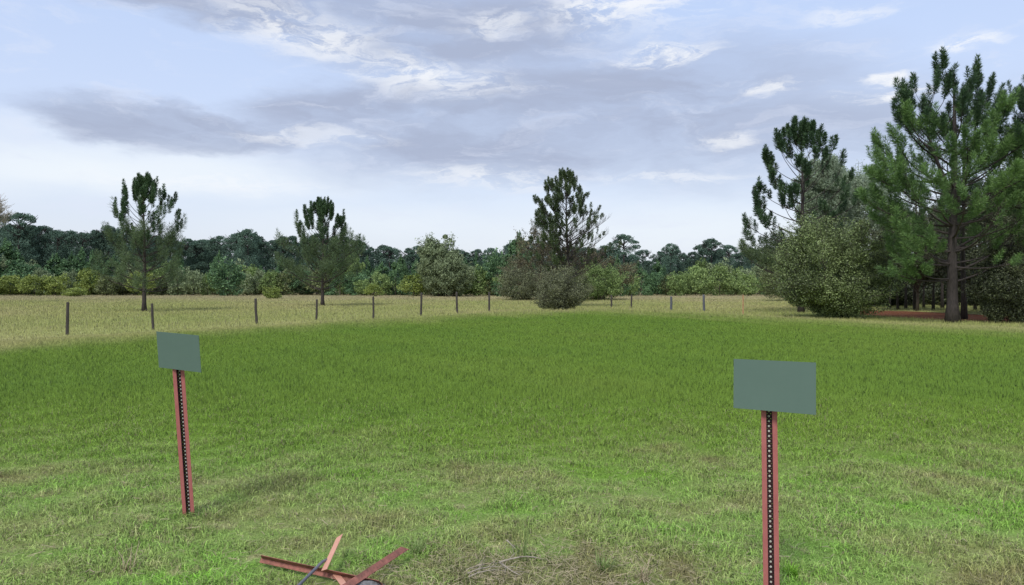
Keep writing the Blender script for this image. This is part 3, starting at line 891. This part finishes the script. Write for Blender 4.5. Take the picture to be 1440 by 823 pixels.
rng = np.random.default_rng(12)
SPEC = [(-30, 340, 80, 'green', 172), (8, 334, 74, 'green', 176, 'broad dark green pine at the left edge above the yellow bushes'), (40, 356, 56, 'green', 174), (80, 358, 60, 'green', 180), (115, 352, 55, 'green', 184),
        (-20, 380, 50, 'yellow', 158), (14, 378, 46, 'yellow', 160), (48, 384, 40, 'yellow', 157), (78, 383, 40, 'yellow', 158), (57, 372, 30, 'pale', 166), (104, 401, 34, 'yellow', 147, 'lowest bright yellow bush in front of the left thicket'),
        (126, 378, 42, 'yellow', 164), (95, 376, 26, 'pale', 167), (150, 382, 36, 'olive', 163), (172, 376, 44, 'olive', 165), (200, 380, 46, 'yellow', 163), (228, 382, 40, 'olive', 166),
        (250, 372, 36, 'pale', 164), (272, 371, 34, 'pale', 163), (292, 384, 30, 'lime', 162), (320, 359, 56, 'green', 156, 'rounded dark green young pine between the lone field pines'), (346, 376, 28, 'pale', 164),
        (364, 369, 22, 'pale', 168), (380, 380, 34, 'lime', 165), (402, 376, 36, 'olive', 165), (384, 401, 32, 'yellow', 124, 'small round yellow bush standing out in the field'),
        (425, 370, 46, 'green', 168), (452, 376, 44, 'olive', 165), (478, 380, 40, 'green', 164), (500, 378, 44, 'green', 168), (512, 386, 30, 'lime', 158),
        (526, 398, 28, 'yellow', 152, 'low yellow bush right of the slimmer lone pine'), (538, 380, 34, 'lime', 163), (556, 366, 34, 'green', 168), (570, 374, 30, 'green', 166), (582, 384, 48, 'yellow', 154, 'broad yellow bush at the foot of the pale broadleaf tree'),
        (607, 372, 36, 'olive', 164), (628, 364, 46, 'pale', 158), (655, 372, 40, 'lime', 162), (642, 391, 40, 'yellow', 152, 'low yellow bush behind the fence posts right of the pale tree'), (673, 370, 38, 'lime', 160), (692, 380, 30, 'green', 166),
        (708, 362, 44, 'green', 170), (728, 326, 62, 'green', 150, 'tall leaning dark green pine left of the central thicket'), (700, 345, 50, 'green', 160),
        (690, 386, 26, 'olive', 160), (712, 378, 40, 'lime', 158), (868, 372, 42, 'green', 150), (885, 384, 34, 'lime', 154), (902, 377, 36, 'green', 160), (924, 374, 34, 'green', 164), (938, 383, 28, 'olive', 162),
        (950, 380, 30, 'lime', 156), (966, 378, 28, 'lime', 160), (986, 370, 38, 'lime', 158), (1012, 371, 40, 'lime', 158), (1032, 382, 30, 'lime', 163), (1052, 378, 34, 'lime', 158), (1078, 380, 36, 'lime', 163),
        (1100, 375, 40, 'green', 160), (1130, 375, 50, 'green', 165), (1170, 370, 60, 'green', 165), (1230, 365, 70, 'green', 160), (1290, 360, 70, 'green', 155), (1350, 360, 70, 'green', 150), (1420, 360, 80, 'green', 145)]
def bseg(px):
    if px < 190: return 'at the left before the wood'
    if px < 450: return 'between the lone pines'
    if px < 620: return 'right of the slimmer lone pine'
    if px < 800: return 'left of the central thicket'
    return 'right of the central thicket'
for i, s in enumerate(SPEC):
    px, yt, w, c, d = s[:5]
    if len(s) > 5: belt(px, yt, w, c, d, i, rng, s[5])
    else: belt(px, yt + rng.normal(0, 1.5), w, c, d + rng.uniform(-2, 2), i, rng, KIND[c][1] + ' ' + bseg(px), c + ' growth ' + bseg(px))
for i, px in enumerate(np.arange(-50, 1130, 19)):     # taller young pines grading up into the wood
    if 745 < px < 850: continue
    c = ['green', 'green', 'lime', 'green', 'pale'][int(rng.integers(5))]
    belt(px + rng.normal(0, 5), (362 if px < 850 else 370) + rng.normal(0, 8), 34 + rng.uniform(-6, 12), c, 183 + rng.uniform(-4, 4), i * 3 if c == 'green' else i, rng, 'tall ' + KIND[c][1] + ' against the dark wood ' + bseg(px), 'tall growth ' + c + ' ' + bseg(px))
for i, px in enumerate(np.arange(-60, 1110, 15)):     # low undergrowth filling the foot of the belt
    c = ['olive', 'green', 'pale', 'olive', 'lime'][int(rng.integers(5))]
    if 735 < px < 840: continue
    belt(px + rng.normal(0, 3), 393 + rng.normal(0, 4), 24, c, 171 + rng.uniform(-3, 3), i, rng, 'low ' + KIND[c][1] + ' low in the belt ' + bseg(px), 'low growth ' + c + ' ' + bseg(px))
# pale broadleaf tree in the belt
d = 150.0
shrub('broadleaf_tree', 'pale green broadleaf tree with rounded crown rising above the belt', 'tree', (U(617) * d, d, FIELD), S(62, d), S(60, d), S(90, d), M_SH['pale'], 120, 120, 190, .26, twig_n=90, clump_r=.09, belly=.5, trunk=(3, .2), ragged=.25)
shrub('broadleaf_tree', 'shorter pale broadleaf tree leaning out right of the tallest pale crown', 'tree', (U(640) * d, d - 4, FIELD), S(52, d), S(50, d), S(62, d), M_SH['pale'], 121, 80, 170, .25, twig_n=60, clump_r=.11, belly=.5, trunk=(2, .16), ragged=.2)

# ------------------------------------------------------------------ fence posts
M_POST = plain('weathered_dark_wood', (.035, .030, .028), (.085, .075, .07), 12, .85, sc=(1, 1, .15), bump=.8)
M_POSTB = plain('blue_grey_steel', (.07, .075, .095), (.12, .13, .16), 12, .6)
M_POSTO = plain('orange_stake_wood', (.36, .20, .11), (.46, .27, .16), 12, .8)
POSTS = [(94, 425, 471, 5.0, 2, 'thick fence post furthest left, heavier than the rest'),
         (215, 427, 464, 4.2, -2, 'leaning fence post right of the left lone pine trunk'),
         (361, 420, 456, 4.4, -3, 'leaning fence post below the small round yellow bush'),
         (445, 421, 450, 3.6, 1, 'fence post just left of the slimmer lone pine trunk'),
         (525, 417, 449, 3.4, 0, 'straight fence post right of the slimmer lone pine, below a low yellow bush'),
         (592, 412, 445, 3.6, 1, 'fence post below the pale broadleaf tree, first of three'),
         (643, 411, 441, 3.6, -2, 'tilted fence post in the middle of the three below the pale tree'),
         (688, 411, 439, 3.4, 0, 'fence post next left of the central bushes'),
         (860, 415, 433, 3.0, 0, 'thin fence post next right of the central bushes'),
         (888, 415, 433, 3.0, 0, 'thin fence post second to the right of the central bushes'),
         (944, 417, 437, 4.0, 0, 'blue grey steel fence post, left one of the pair'),
         (990, 415, 438, 4.0, -1, 'blue grey steel fence post, right one of the pair'),
         (1045, 415, 443, 2.2, 0, 'slender orange fence stake left of the large shrub')]
for i, (px, yt, yb, wpx, tilt, lab) in enumerate(POSTS):
    d = (CAM_Z - FIELD) * F / (yb - HY); x = U(px) * d
    h = CAM_Z - (yt - HY) * d / F - FIELD; r = wpx * d / F / 2 * .86
    g = Geo(); zs = np.array([-.3, 0, h * .3, h * .6, h - .03, h]); rg = np.random.default_rng(i)
    g.tube(np.stack([rg.normal(0, r * .08, 6), rg.normal(0, r * .08, 6), zs], 1), r * np.array([1, 1, .98, .95, .93, .8]), 9)
    o = link('fence_post', g.mesh('fence_post', False), M_POSTB if 'steel' in lab else M_POSTO if 'orange' in lab else M_POST, None, (x, d, FIELD), (0, math.radians(tilt), 0))
    tag(o, lab, 'fence post', 'fence posts across the field')

# ------------------------------------------------------------------ signposts
M_RED = plain('faded_red_paint', (.31, .090, .088), (.40, .135, .125), 30, .55, sc=(1, 1, .3), bump=.25, spec=.35)
nt = M_RED.node_tree; cr_ = [n for n in nt.nodes if n.type == 'VALTORGB'][0].color_ramp
for p_, c_ in ((.26, (.14, .055, .045)), (.80, (.50, .24, .22))):
    e_ = cr_.elements.new(p_); e_.color = (*c_, 1)
for n in nt.nodes:
    if n.type == 'TEX_NOISE': n.inputs['Detail'].default_value = 10; n.inputs['Roughness'].default_value = .75
M_WEB = plain('maroon_recess_shade', (.022, .008, .012), (.05, .016, .022), 40, .55)  # recess shade of web and side walls put into a near-black maroon
M_ZINC = plain('bare_zinc_rim', (.50, .49, .44), (.66, .65, .60), 90, .5)
M_PLATE = plain('grey_green_sign_paint', (.105, .158, .136), (.112, .166, .143), 5, .9, bump=.0, spec=.05)


def chips(seed, n, H):
    return None


def u_post(root, H, yaw, off, lean_m):
    """hat-section steel post: front flanges, side walls, recessed perforated web"""
    f, wb, dep, t = .024, .030, .022, .0035
    M = lean_m @ np.array(Matrix.Rotation(yaw, 3, 'Z'))
    rot = Matrix(M.tolist()).to_euler()
    z0 = -.25
    # cross-section outline (x, y); camera side is -y
    fl = Geo()
    for s in (-1, 1):
        x0, x1 = s * wb / 2, s * (wb / 2 + f)
        xs = sorted((x0, x1))
        prof = [(xs[0], 0), (xs[1], 0), (xs[1], t), (xs[0], t)]
        rows = np.linspace(z0, H, 14); v = [(px, py, z) for z in rows for (px, py) in prof]
        q = [(4 * r + k, 4 * r + (k + 1) % 4, 4 * r + 4 + (k + 1) % 4, 4 * r + 4 + k) for r in range(13) for k in range(4)] + [(3, 2, 1, 0), (52, 53, 54, 55)]
        fl.add(v, q)
    flo = link('flange', fl.mesh('post_flanges'), M_RED, root, off, rot)
    web = Geo()
    for s in (-1, 1):
        xi = s * wb / 2 * .86
        web.box((s * wb / 2 - s * t * .45, dep / 2 + t / 2 + .0008, (H + z0) / 2), (t, dep - .001, H - z0 - .004))
    # web plate with square-cut round holes, pitch 25.4 mm
    pitch = .0254; n = int((H - z0) / pitch); hole = .0020; W2 = wb / 2 - t
    z = z0 + .002
    ring = Geo(); segs = 10
    for k in range(n):
        zc = z + pitch * (k + .5)
        th = np.arange(segs) * 2 * PI / segs
        sq = [(W2 * np.clip(math.cos(a) * 1.42, -1, 1), pitch / 2 * np.clip(math.sin(a) * 1.42, -1, 1)) for a in th]
        v = []
        for yy in (dep, dep + t):
            v += [(a, yy, zc + b) for a, b in sq]; v += [(math.cos(a) * hole, yy, zc + math.sin(a) * hole) for a in th]
        q = []
        for i in range(segs):
            j = (i + 1) % segs
            q += [(i, j, segs + j, segs + i), (2 * segs + i, 3 * segs + i, 3 * segs + j, 2 * segs + j), (segs + i, segs + j, 3 * segs + j, 3 * segs + i)]
        web.add(v, q)
        ro = .0054
        v = [(math.cos(a) * ro, dep - .0008, zc + math.sin(a) * ro) for a in th] + [(math.cos(a) * hole * .7, dep - .0014, zc + math.sin(a) * hole * .7) for a in th]
        ring.add(v, [(i, (i + 1) % segs, segs + (i + 1) % segs, segs + i) for i in range(segs)])
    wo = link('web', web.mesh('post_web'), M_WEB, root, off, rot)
    tag(wo, 'recessed web, shade painted in as dark maroon, with a row of pale rimmed holes')
    ro = link('hole_rims', ring.mesh('hole_rims'), M_ZINC, wo)
    ro['kind'] = 'stuff'
    return flo


def signpost(label, base, topdir, H, yaw, plate_c, plate_rot, seed):
    root = empty('signpost', base)
    tag(root, label, 'signpost', 'signposts in the grass')
    up = unit(np.array(topdir, float)); xa = unit(np.cross(np.array([0, 1.0, 0]), up)); ya = np.cross(up, xa)
    u_post(root, H, yaw, (0, 0, 0), np.stack([xa, ya, up], 1))
    yw, pt, rl = plate_rot
    cy, sy, cp, sp, cr, sr = math.cos(yw), math.sin(yw), math.cos(pt), math.sin(pt), math.cos(rl), math.sin(rl)
    R = np.array([[cy, -sy, 0], [sy, cy, 0], [0, 0, 1]]) @ np.array([[1, 0, 0], [0, cp, -sp], [0, sp, cp]]) @ np.array([[cr, 0, sr], [0, 1, 0], [-sr, 0, cr]])
    g = Geo(); g.box((0, 0, 0), (.406, .002, .254))
    pl = link('sign_plate', g.mesh('sign_plate'), M_PLATE, root, tuple(np.array(plate_c) - np.array(base)), Matrix(R.tolist()).to_euler())
    return root


# left post: base seen at (264,727); right post: base just below the frame
def sp(px_base, py_base, label, plate_c, plate_rot, px_top, yaw, seed):
    b = px_ground(px_base, py_base, 0.0); pc = np.array(plate_c)
    R0 = pc.copy()
    # the post passes behind the plate centre, offset back by a few centimetres
    back = np.array([-math.sin(plate_rot[0]), math.cos(plate_rot[0]), 0]) * .05
    ptop = pc + back * 1.5
    dx = U(px_top[0]) * ptop[1]; ptop[0] = dx
    H = np.linalg.norm(ptop - b) + .10
    return signpost(label, tuple(b), ptop - b, H, yaw, plate_c, plate_rot, seed)


sp(264, 727, 'smaller looking leaning signpost with blank grey green plate, standing in open grass', (-2.276, 5.043, 1.15), (-.446, .114, .04), (248.5, 495), .12, 1)
sp(1086.5, 849, 'upright signpost with blank grey green plate, its foot out of view, nearest the camera', (1.316, 3.717, 1.096), (-.618, -.043, -.012), (1081.5, 545), -.25, 2)

# ------------------------------------------------------------------ scrap bars on the grass
M_SCRAP = plain('rusty_red_bar', (.28, .085, .070), (.42, .16, .125), 18, .7, bump=.3)
M_SCRAPL = plain('pale_salmon_bar', (.50, .24, .17), (.62, .34, .25), 18, .7, bump=.3)
for M_ in (M_SCRAP,):
    cr_ = [n for n in M_.node_tree.nodes if n.type == 'VALTORGB'][0].color_ramp
    for p_, c_ in ((.34, (.12, .060, .045)), (.78, (.55, .36, .30))):
        e_ = cr_.elements.new(p_); e_.color = (*c_, 1)
    for n in M_.node_tree.nodes:
        if n.type == 'TEX_NOISE': n.inputs['Detail'].default_value = 10; n.inputs['Roughness'].default_value = .7
for n in M_SCRAPL.node_tree.nodes:
    if n.type == 'TEX_NOISE': n.inputs['Detail'].default_value = 10; n.inputs['Roughness'].default_value = .75
M_PIPE = plain('grey_blue_pipe', (.085, .085, .11), (.15, .15, .18), 20, .45, spec=.5)


def bar(name, a, b, w, t, mat, label, angle=False, roll=0.0, cut=0.0):
    a = np.array(a); b = np.array(b); L = np.linalg.norm(b - a); u = (b - a) / L
    s = unit(np.cross(u, [0, 0, 1.0])); n = np.cross(s, u)
    if n[2] < 0: s, n = -s, -n
    cr, sr = math.cos(roll), math.sin(roll); s, n = s * cr + n * sr, n * cr - s * sr
    g = Geo()
    K = 8
    prof = [(-w / 2, -t / 2), (w / 2, -t / 2), (w / 2, t / 2), (-w / 2, t / 2)]
    if angle: prof = [(-w / 2, t / 2), (-w / 2, -w * .55), (-w / 2 + t, -w * .55), (-w / 2 + t, -t / 2), (w / 2, -t / 2), (w / 2, t / 2)]
    m = len(prof); rows = []
    for i in range(K):
        f = i / (K - 1)
        for (p, q) in prof:
            e = cut * (p / w) if i in (0,) else 0
            rows.append((p, q, f * L + e))
    q = [(m * r + k, m * r + (k + 1) % m, m * r + m + (k + 1) % m, m * r + m + k) for r in range(K - 1) for k in range(m)]
    g.add(rows, q)
    me = g.mesh(name)
    import bmesh
    bm = bmesh.new(); bm.from_mesh(me); bmesh.ops.holes_fill(bm, edges=bm.edges, sides=0); bmesh.ops.recalc_face_normals(bm, faces=bm.faces); bm.to_mesh(me); bm.free()
    o = link(name, me, mat)
    o.matrix_world = Matrix([[s[0], n[0], u[0], a[0]], [s[1], n[1], u[1], a[1]], [s[2], n[2], u[2], a[2]], [0, 0, 0, 1]])
    bevel(o, .0012, 1)
    tag(o, label, 'scrap bar')
    return o


SGN = 1
a, b = SCRAP['long']; bar('metal_bar', a, b, .050, .004, M_SCRAP, 'longest rusty red angle bar lying flat, crossed by the other pieces', True, SGN * .75, .03)
a, b = SCRAP['short']; bar('metal_bar', a, b, .034, .005, M_SCRAPL, 'short pale salmon bar pointing away from the camera across the pile', False, -.35, .03)
a, b = SCRAP['right']; bar('metal_bar', a, b, .038, .006, M_SCRAP, 'rusty red bar slanting up to the right on the scrap pile', False, .75, .04)
a, b = SCRAP['stub']; bar('metal_bar', a, b, .034, .006, M_SCRAPL, 'pale salmon stub sticking out below the longest bar', False, 0.0, .02)
a, b = SCRAP['pipe']
g = Geo(); P3 = [a + (b - a) * t for t in np.linspace(0, 1, 8)]; P3 = np.array(P3); P3[0, 2] -= .02
g.tube(P3, [.0085] * 8, 10)
o = link('metal_pipe', g.mesh('metal_pipe', True), M_PIPE); tag(o, 'thin blue grey pipe resting over the longest rusty bar', 'pipe')
# grey stone lump
rng = np.random.default_rng(5)
import bmesh
bm = bmesh.new(); bmesh.ops.create_icosphere(bm, subdivisions=3, radius=1)
for v in bm.verts:
    n_ = 1 + .18 * math.sin(v.co.x * 4 + 1) * math.cos(v.co.y * 5) + .06 * math.sin(v.co.z * 11 + v.co.x * 9)
    v.co = Vector((v.co.x * .095 * n_, v.co.y * .06 * n_, v.co.z * .035 * n_))
me = bpy.data.meshes.new('stone'); bm.to_mesh(me); bm.free()
p = px_ground(514, 829, .02)
o = link('stone', me, plain('rough_grey_stone', (.09, .09, .09), (.24, .24, .25), 60, .9, bump=.8), None, tuple(p)); tag(o, 'rough dark grey stone beside the lower end of the scrap bars', 'stone')

# ------------------------------------------------------------------ weeds and twigs in the verge
M_WEED = foliage('tall_weed_green', (.16, .24, .07), (.22, .32, .10), (.30, .38, .14), 3, .3)
M_TWIG = plain('grey_dead_twig', (.24, .21, .17), (.42, .38, .32), 30, .85)


def tuft(label, px, py, seed, n, h, spread, mat, name='grass_tuft', cat='grass tuft', w=.005):
    rng = np.random.default_rng(seed); p = px_ground(px, py, 0); g = Geo()
    for k in range(n):
        az = rng.uniform(0, 2 * PI); L = h * rng.uniform(.5, 1.1)
        q = limb_path(rng, (rng.normal(0, .015), rng.normal(0, .015), 0), az, L, 1.45 - rng.uniform(0, spread), 1.3 - rng.uniform(0, spread) * 2, 6, .05)
        s = np.array([-math.sin(az), math.cos(az), 0]) * w * .5
        ws = np.array([1, .95, .85, .65, .4, .08])
        v = np.concatenate([q - s * ws[:, None], q + s * ws[:, None]])
        g.add(v, [(i, i + 1, i + 7, i + 6) for i in range(5)])
    o = link(name, g.mesh(name), mat, None, (p[0], p[1], gz(p[0], p[1]) - .005)); tag(o, label, cat)


tuft('tallest thin grass stalk standing above the dry thatch', 737, 793, 1, 14, .34, .22, M_WEED, w=.006)
tuft('wide clump of long green blades right of the dry thatch', 850, 806, 2, 60, .16, .7, M_WEED)
tuft('clump of long green blades beside the tip of the slanting bar', 585, 783, 3, 50, .15, .7, M_WEED)
tuft('bright green clump at the foot of the nearest signpost', 1115, 812, 4, 130, .10, .8, foliage('bright_clump_green', (.15, .32, .03), (.19, .40, .03), (.24, .46, .05), 3, .3))
tuft('pale dry clump of bent stalks near the bottom edge right of centre', 905, 818, 6, 34, .17, .8, M_STRAW)
tuft('pale dry stalks among the short grass in the left corner', 178, 805, 7, 20, .15, .6, M_STRAW)


tuft('short grass clump hugging the foot of the leaning signpost', 267, 728, 9, 90, .075, .7, M_WEED, w=.004)


def twig(label, pts, r, seed):
    g = Geo(); P = [px_ground(x, y, z) for x, y, z in pts]
    P = np.array(P); g.tube(P, np.linspace(r, r * .45, len(P)), 6)
    rg = np.random.default_rng(seed)
    for k in range(3):
        i = rg.integers(1, len(P) - 1); d = unit(P[i + 1] - P[i - 1]); s = unit(np.cross(d, [0, 0, 1])) * rg.choice([-1, 1])
        g.tube([P[i], P[i] + (d * .5 + s * .4 + [0, 0, .15]) * .06, P[i] + (d * .9 + s * .7 + [0, 0, .1]) * .09], [r * .5, r * .35, r * .2], 4)
    o = link('twig', g.mesh('twig', True), M_TWIG); tag(o, label, 'twig')


twig('bent grey twig arching over the dry thatch, the longest one', [(703, 792, .05), (716, 788, .06), (730, 785, .065), (742, 784, .065), (753, 786, .05)], .005, 1)
twig('straight grey twig slanting down to the right beside the bent one', [(702, 792, .05), (712, 799, .045), (722, 806, .04), (735, 812, .03)], .0045, 2)
twig('short pale twig leaning in the grass left of the tall stalk', [(713, 761, .07), (720, 768, .05), (727, 775, .03)], .004, 3)
for i, (y0, lab) in enumerate([(793, 'topmost of the parallel grey twigs lying left of the thatch'), (798, 'middle one of the parallel grey twigs lying left of the thatch'), (803, 'lowest of the parallel grey twigs lying left of the thatch')]):
    twig(lab, [(655 + i * 2, y0 + 10, .04), (672, y0 + 4, .045), (686, y0 + 1, .05), (697, y0, .045)], .0045, 10 + i)

# ------------------------------------------------------------------ world: Nishita sky under a veil of stratocumulus
EXPO = 0.95
SUN_EL, SUN_AZ = 50.0, 205.0      # azimuth clockwise from +Y: behind the camera, to its left
world = bpy.data.worlds.new('World'); scene.world = world; world.use_nodes = True
nt = world.node_tree; nt.nodes.clear()
tc = nt.nodes.new('ShaderNodeTexCoord'); D = tc.outputs['Generated']
sky = nt.nodes.new('ShaderNodeTexSky'); sky.sky_type = 'NISHITA'; sky.sun_disc = False
sky.sun_elevation = math.radians(SUN_EL); sky.sun_rotation = math.radians(SUN_AZ); sky.air_density = 1.2; sky.dust_density = 2.0
sp_ = nt.nodes.new('ShaderNodeSeparateXYZ'); nt.links.new(D, sp_.inputs[0])
X, Y, Z = sp_.outputs
az = mathn(nt, 'ARCTAN2', X, Y); el = mathn(nt, 'ARCSINE', Z)
ae = nt.nodes.new('ShaderNodeCombineXYZ'); nt.links.new(az, ae.inputs[0]); nt.links.new(el, ae.inputs[1])
AE = ae.outputs[0]
# warp so the cloud edges are ragged
wn = nt.nodes.new('ShaderNodeTexNoise'); wn.inputs['Scale'].default_value = 5.0; wn.inputs['Detail'].default_value = 6; wn.inputs['Roughness'].default_value = .6
mp = nt.nodes.new('ShaderNodeMapping'); mp.inputs['Scale'].default_value = (1, 3.2, 1); nt.links.new(AE, mp.inputs[0]); nt.links.new(mp.outputs[0], wn.inputs['Vector'])
sub = nt.nodes.new('ShaderNodeVectorMath'); sub.operation = 'SUBTRACT'; nt.links.new(wn.outputs['Color'], sub.inputs[0]); sub.inputs[1].default_value = (.5, .5, .5)
mul = nt.nodes.new('ShaderNodeVectorMath'); mul.operation = 'MULTIPLY'; nt.links.new(sub.outputs[0], mul.inputs[0]); mul.inputs[1].default_value = (.20, .07, 0)
add = nt.nodes.new('ShaderNodeVectorMath'); nt.links.new(AE, add.inputs[0]); nt.links.new(mul.outputs[0], add.inputs[1])
WAE = add.outputs[0]


def blob(px, py, rx, ry, src, inner=.35, outer=1.15, ang=0.0):
    u, v = U(px), (HY - py) / F
    a0 = math.atan(u); e0 = math.atan(v / math.hypot(1, u))
    m = nt.nodes.new('ShaderNodeMapping'); m.vector_type = 'TEXTURE'
    m.inputs['Location'].default_value = (a0, e0, 0); m.inputs['Rotation'].default_value = (0, 0, ang)
    c = 1 / (1 + u * u)
    m.inputs['Scale'].default_value = (rx / F * c, ry / F * math.sqrt(c), 1)
    nt.links.new(src, m.inputs[0])
    l = nt.nodes.new('ShaderNodeVectorMath'); l.operation = 'LENGTH'; nt.links.new(m.outputs[0], l.inputs[0])
    return maprange(nt, l.outputs['Value'], inner, outer, 1, 0)


def allof(lst, op='MAXIMUM'):
    r = lst[0]
    for b in lst[1:]: r = mathn(nt, op, r, b)
    return r


def scaled(v, k): return mathn(nt, 'MULTIPLY', v, k)


dark = allof([blob(800, 165, 450, 100, WAE, .45, 1.1, .10), blob(250, 178, 265, 40, WAE, .55, 1.02, -.04), blob(300, -8, 400, 46, WAE, .5, 1.1),
              scaled(blob(1060, 190, 400, 90, WAE, .2, 1.2), .85), blob(640, 45, 300, 75, WAE), scaled(blob(520, 150, 220, 55, WAE, .3, 1.1, .15), 1.0)])
# generic banks everywhere else
gen = noise(nt, AE, 1.6, 6, .6, (1, 2.6, 1), .4)
out_view = maprange(nt, mathn(nt, 'ABSOLUTE', az), .70, 1.0)
hi_el = maprange(nt, el, .48, .70)
outside = mathn(nt, 'MAXIMUM', out_view, hi_el)
dark = mathn(nt, 'MAXIMUM', dark, mathn(nt, 'MULTIPLY', maprange(nt, gen, .42, .62), outside))
streak = noise(nt, WAE, 9, 7, .65, (1, 4.2, 1), .5)
streak2 = noise(nt, WAE, 3.0, 6, .6, (1, 3.5, 1), .3)
fine = noise(nt, WAE, 22, 6, .7, (1, 3.0, 1), .6)
dark = mathn(nt, 'MULTIPLY', dark, maprange(nt, streak2, .34, .60, .48, 1.08), clamp=True)
bright = allof([scaled(blob(420, 42, 170, 44, WAE, .1, 1.1, -.15), .9), scaled(blob(580, 106, 180, 34, WAE, .0, 1.1, -.15), .95), blob(880, 18, 170, 42, WAE, .1, 1.1), scaled(blob(680, 35, 60, 22, WAE), .6),
                scaled(blob(930, 76, 80, 16, WAE), .9), scaled(blob(690, 255, 180, 22, WAE, .1, 1.1), .7), blob(1225, 104, 40, 12, WAE, .3, 1.1), blob(1225, 128, 80, 12, WAE, .3, 1.1), scaled(blob(1100, 120, 60, 12, WAE), .8),
                blob(1370, 56, 80, 17, WAE, .2, 1.1), scaled(blob(1040, 190, 60, 12, WAE), .7), scaled(blob(300, 255, 240, 22, WAE, .1, 1.1), .5), scaled(blob(1200, 15, 90, 14, WAE), .5), scaled(blob(950, 245, 150, 10, WAE), .5), scaled(blob(450, 190, 140, 16, WAE), .5)])
bright = mathn(nt, 'MAXIMUM', bright, scaled(outside, .5))
bmask = mathn(nt, 'MULTIPLY', scaled(bright, .85), maprange(nt, mathn(nt, 'ADD', scaled(streak, .45), scaled(fine, .55)), .42, .56), clamp=True)
glow = allof([scaled(blob(150, 235, 520, 60, WAE, 0, 1.2), 1.0), scaled(blob(1000, 330, 700, 60, WAE, 0, 1.2), .6), scaled(blob(560, 320, 300, 40, WAE, 0, 1.2), .5)])
K = 10.0 / 2 ** EXPO
col = lambda r, g, b: tuple(((c / 255 + .055) / 1.055) ** 2.4 * K if c > 10 else c / 255 / 12.92 * K for c in (r, g, b))
basecol = ramp(nt, maprange(nt, el, 0, .42, smooth=False), [(0, (.80, .85, .96)), (.45, (.66, .75, .98)), (1, (.55, .69, 1.0))])
sc = nt.nodes.new('ShaderNodeVectorMath'); sc.operation = 'SCALE'; nt.links.new(basecol, sc.inputs[0]); sc.inputs['Scale'].default_value = K * 1.0
c = mixc(nt, .80, sky.outputs[0], sc.outputs[0])
c = mixc(nt, scaled(glow, .85), c, col(242, 249, 255))
dcol = mixc(nt, streak2, col(148, 159, 186), col(186, 196, 220))
c = mixc(nt, scaled(dark, .90), c, dcol)
c = mixc(nt, scaled(maprange(nt, streak, .50, .68), .32), c, col(226, 233, 250))
c = mixc(nt, bmask, c, col(250, 252, 255))
bg = nt.nodes.new('ShaderNodeBackground'); nt.links.new(c, bg.inputs[0]); bg.inputs[1].default_value = 0.1
wo = nt.nodes.new('ShaderNodeOutputWorld'); nt.links.new(bg.outputs[0], wo.inputs[0])
world.cycles.sampling_method = 'MANUAL'; world.cycles.sample_map_resolution = 256

sl = bpy.data.lights.new('sun', 'SUN'); sl.energy = 1.5; sl.angle = math.radians(16); sl.color = (1, .96, .90)
so = bpy.data.objects.new('sun', sl); COL.objects.link(so)
a = math.radians(SUN_AZ); e = math.radians(SUN_EL)
sd_ = Vector((math.sin(a) * math.cos(e), math.cos(a) * math.cos(e), math.sin(e)))
so.rotation_euler = sd_.to_track_quat('Z', 'Y').to_euler(); so.location = sd_ * 50

# ------------------------------------------------------------------ camera
cam = bpy.data.cameras.new('camera'); cam.sensor_width = 36; cam.lens = 26.0; cam.clip_end = 6000; cam.clip_start = .05
co = bpy.data.objects.new('camera', cam); COL.objects.link(co); co.location = (0, 0, CAM_Z)
co.rotation_euler = (math.radians(90) - math.atan(9.5 / F), 0, 0)
scene.camera = co
scene.view_settings.view_transform = 'Standard'; scene.view_settings.look = 'None'
scene.view_settings.exposure = EXPO; scene.view_settings.gamma = 1; scene.view_settings.use_curve_mapping = False
scene.cycles.max_bounces = 6; scene.cycles.diffuse_bounces = 3; scene.cycles.transmission_bounces = 3; scene.cycles.use_denoising = True
scene.render.film_transparent = False
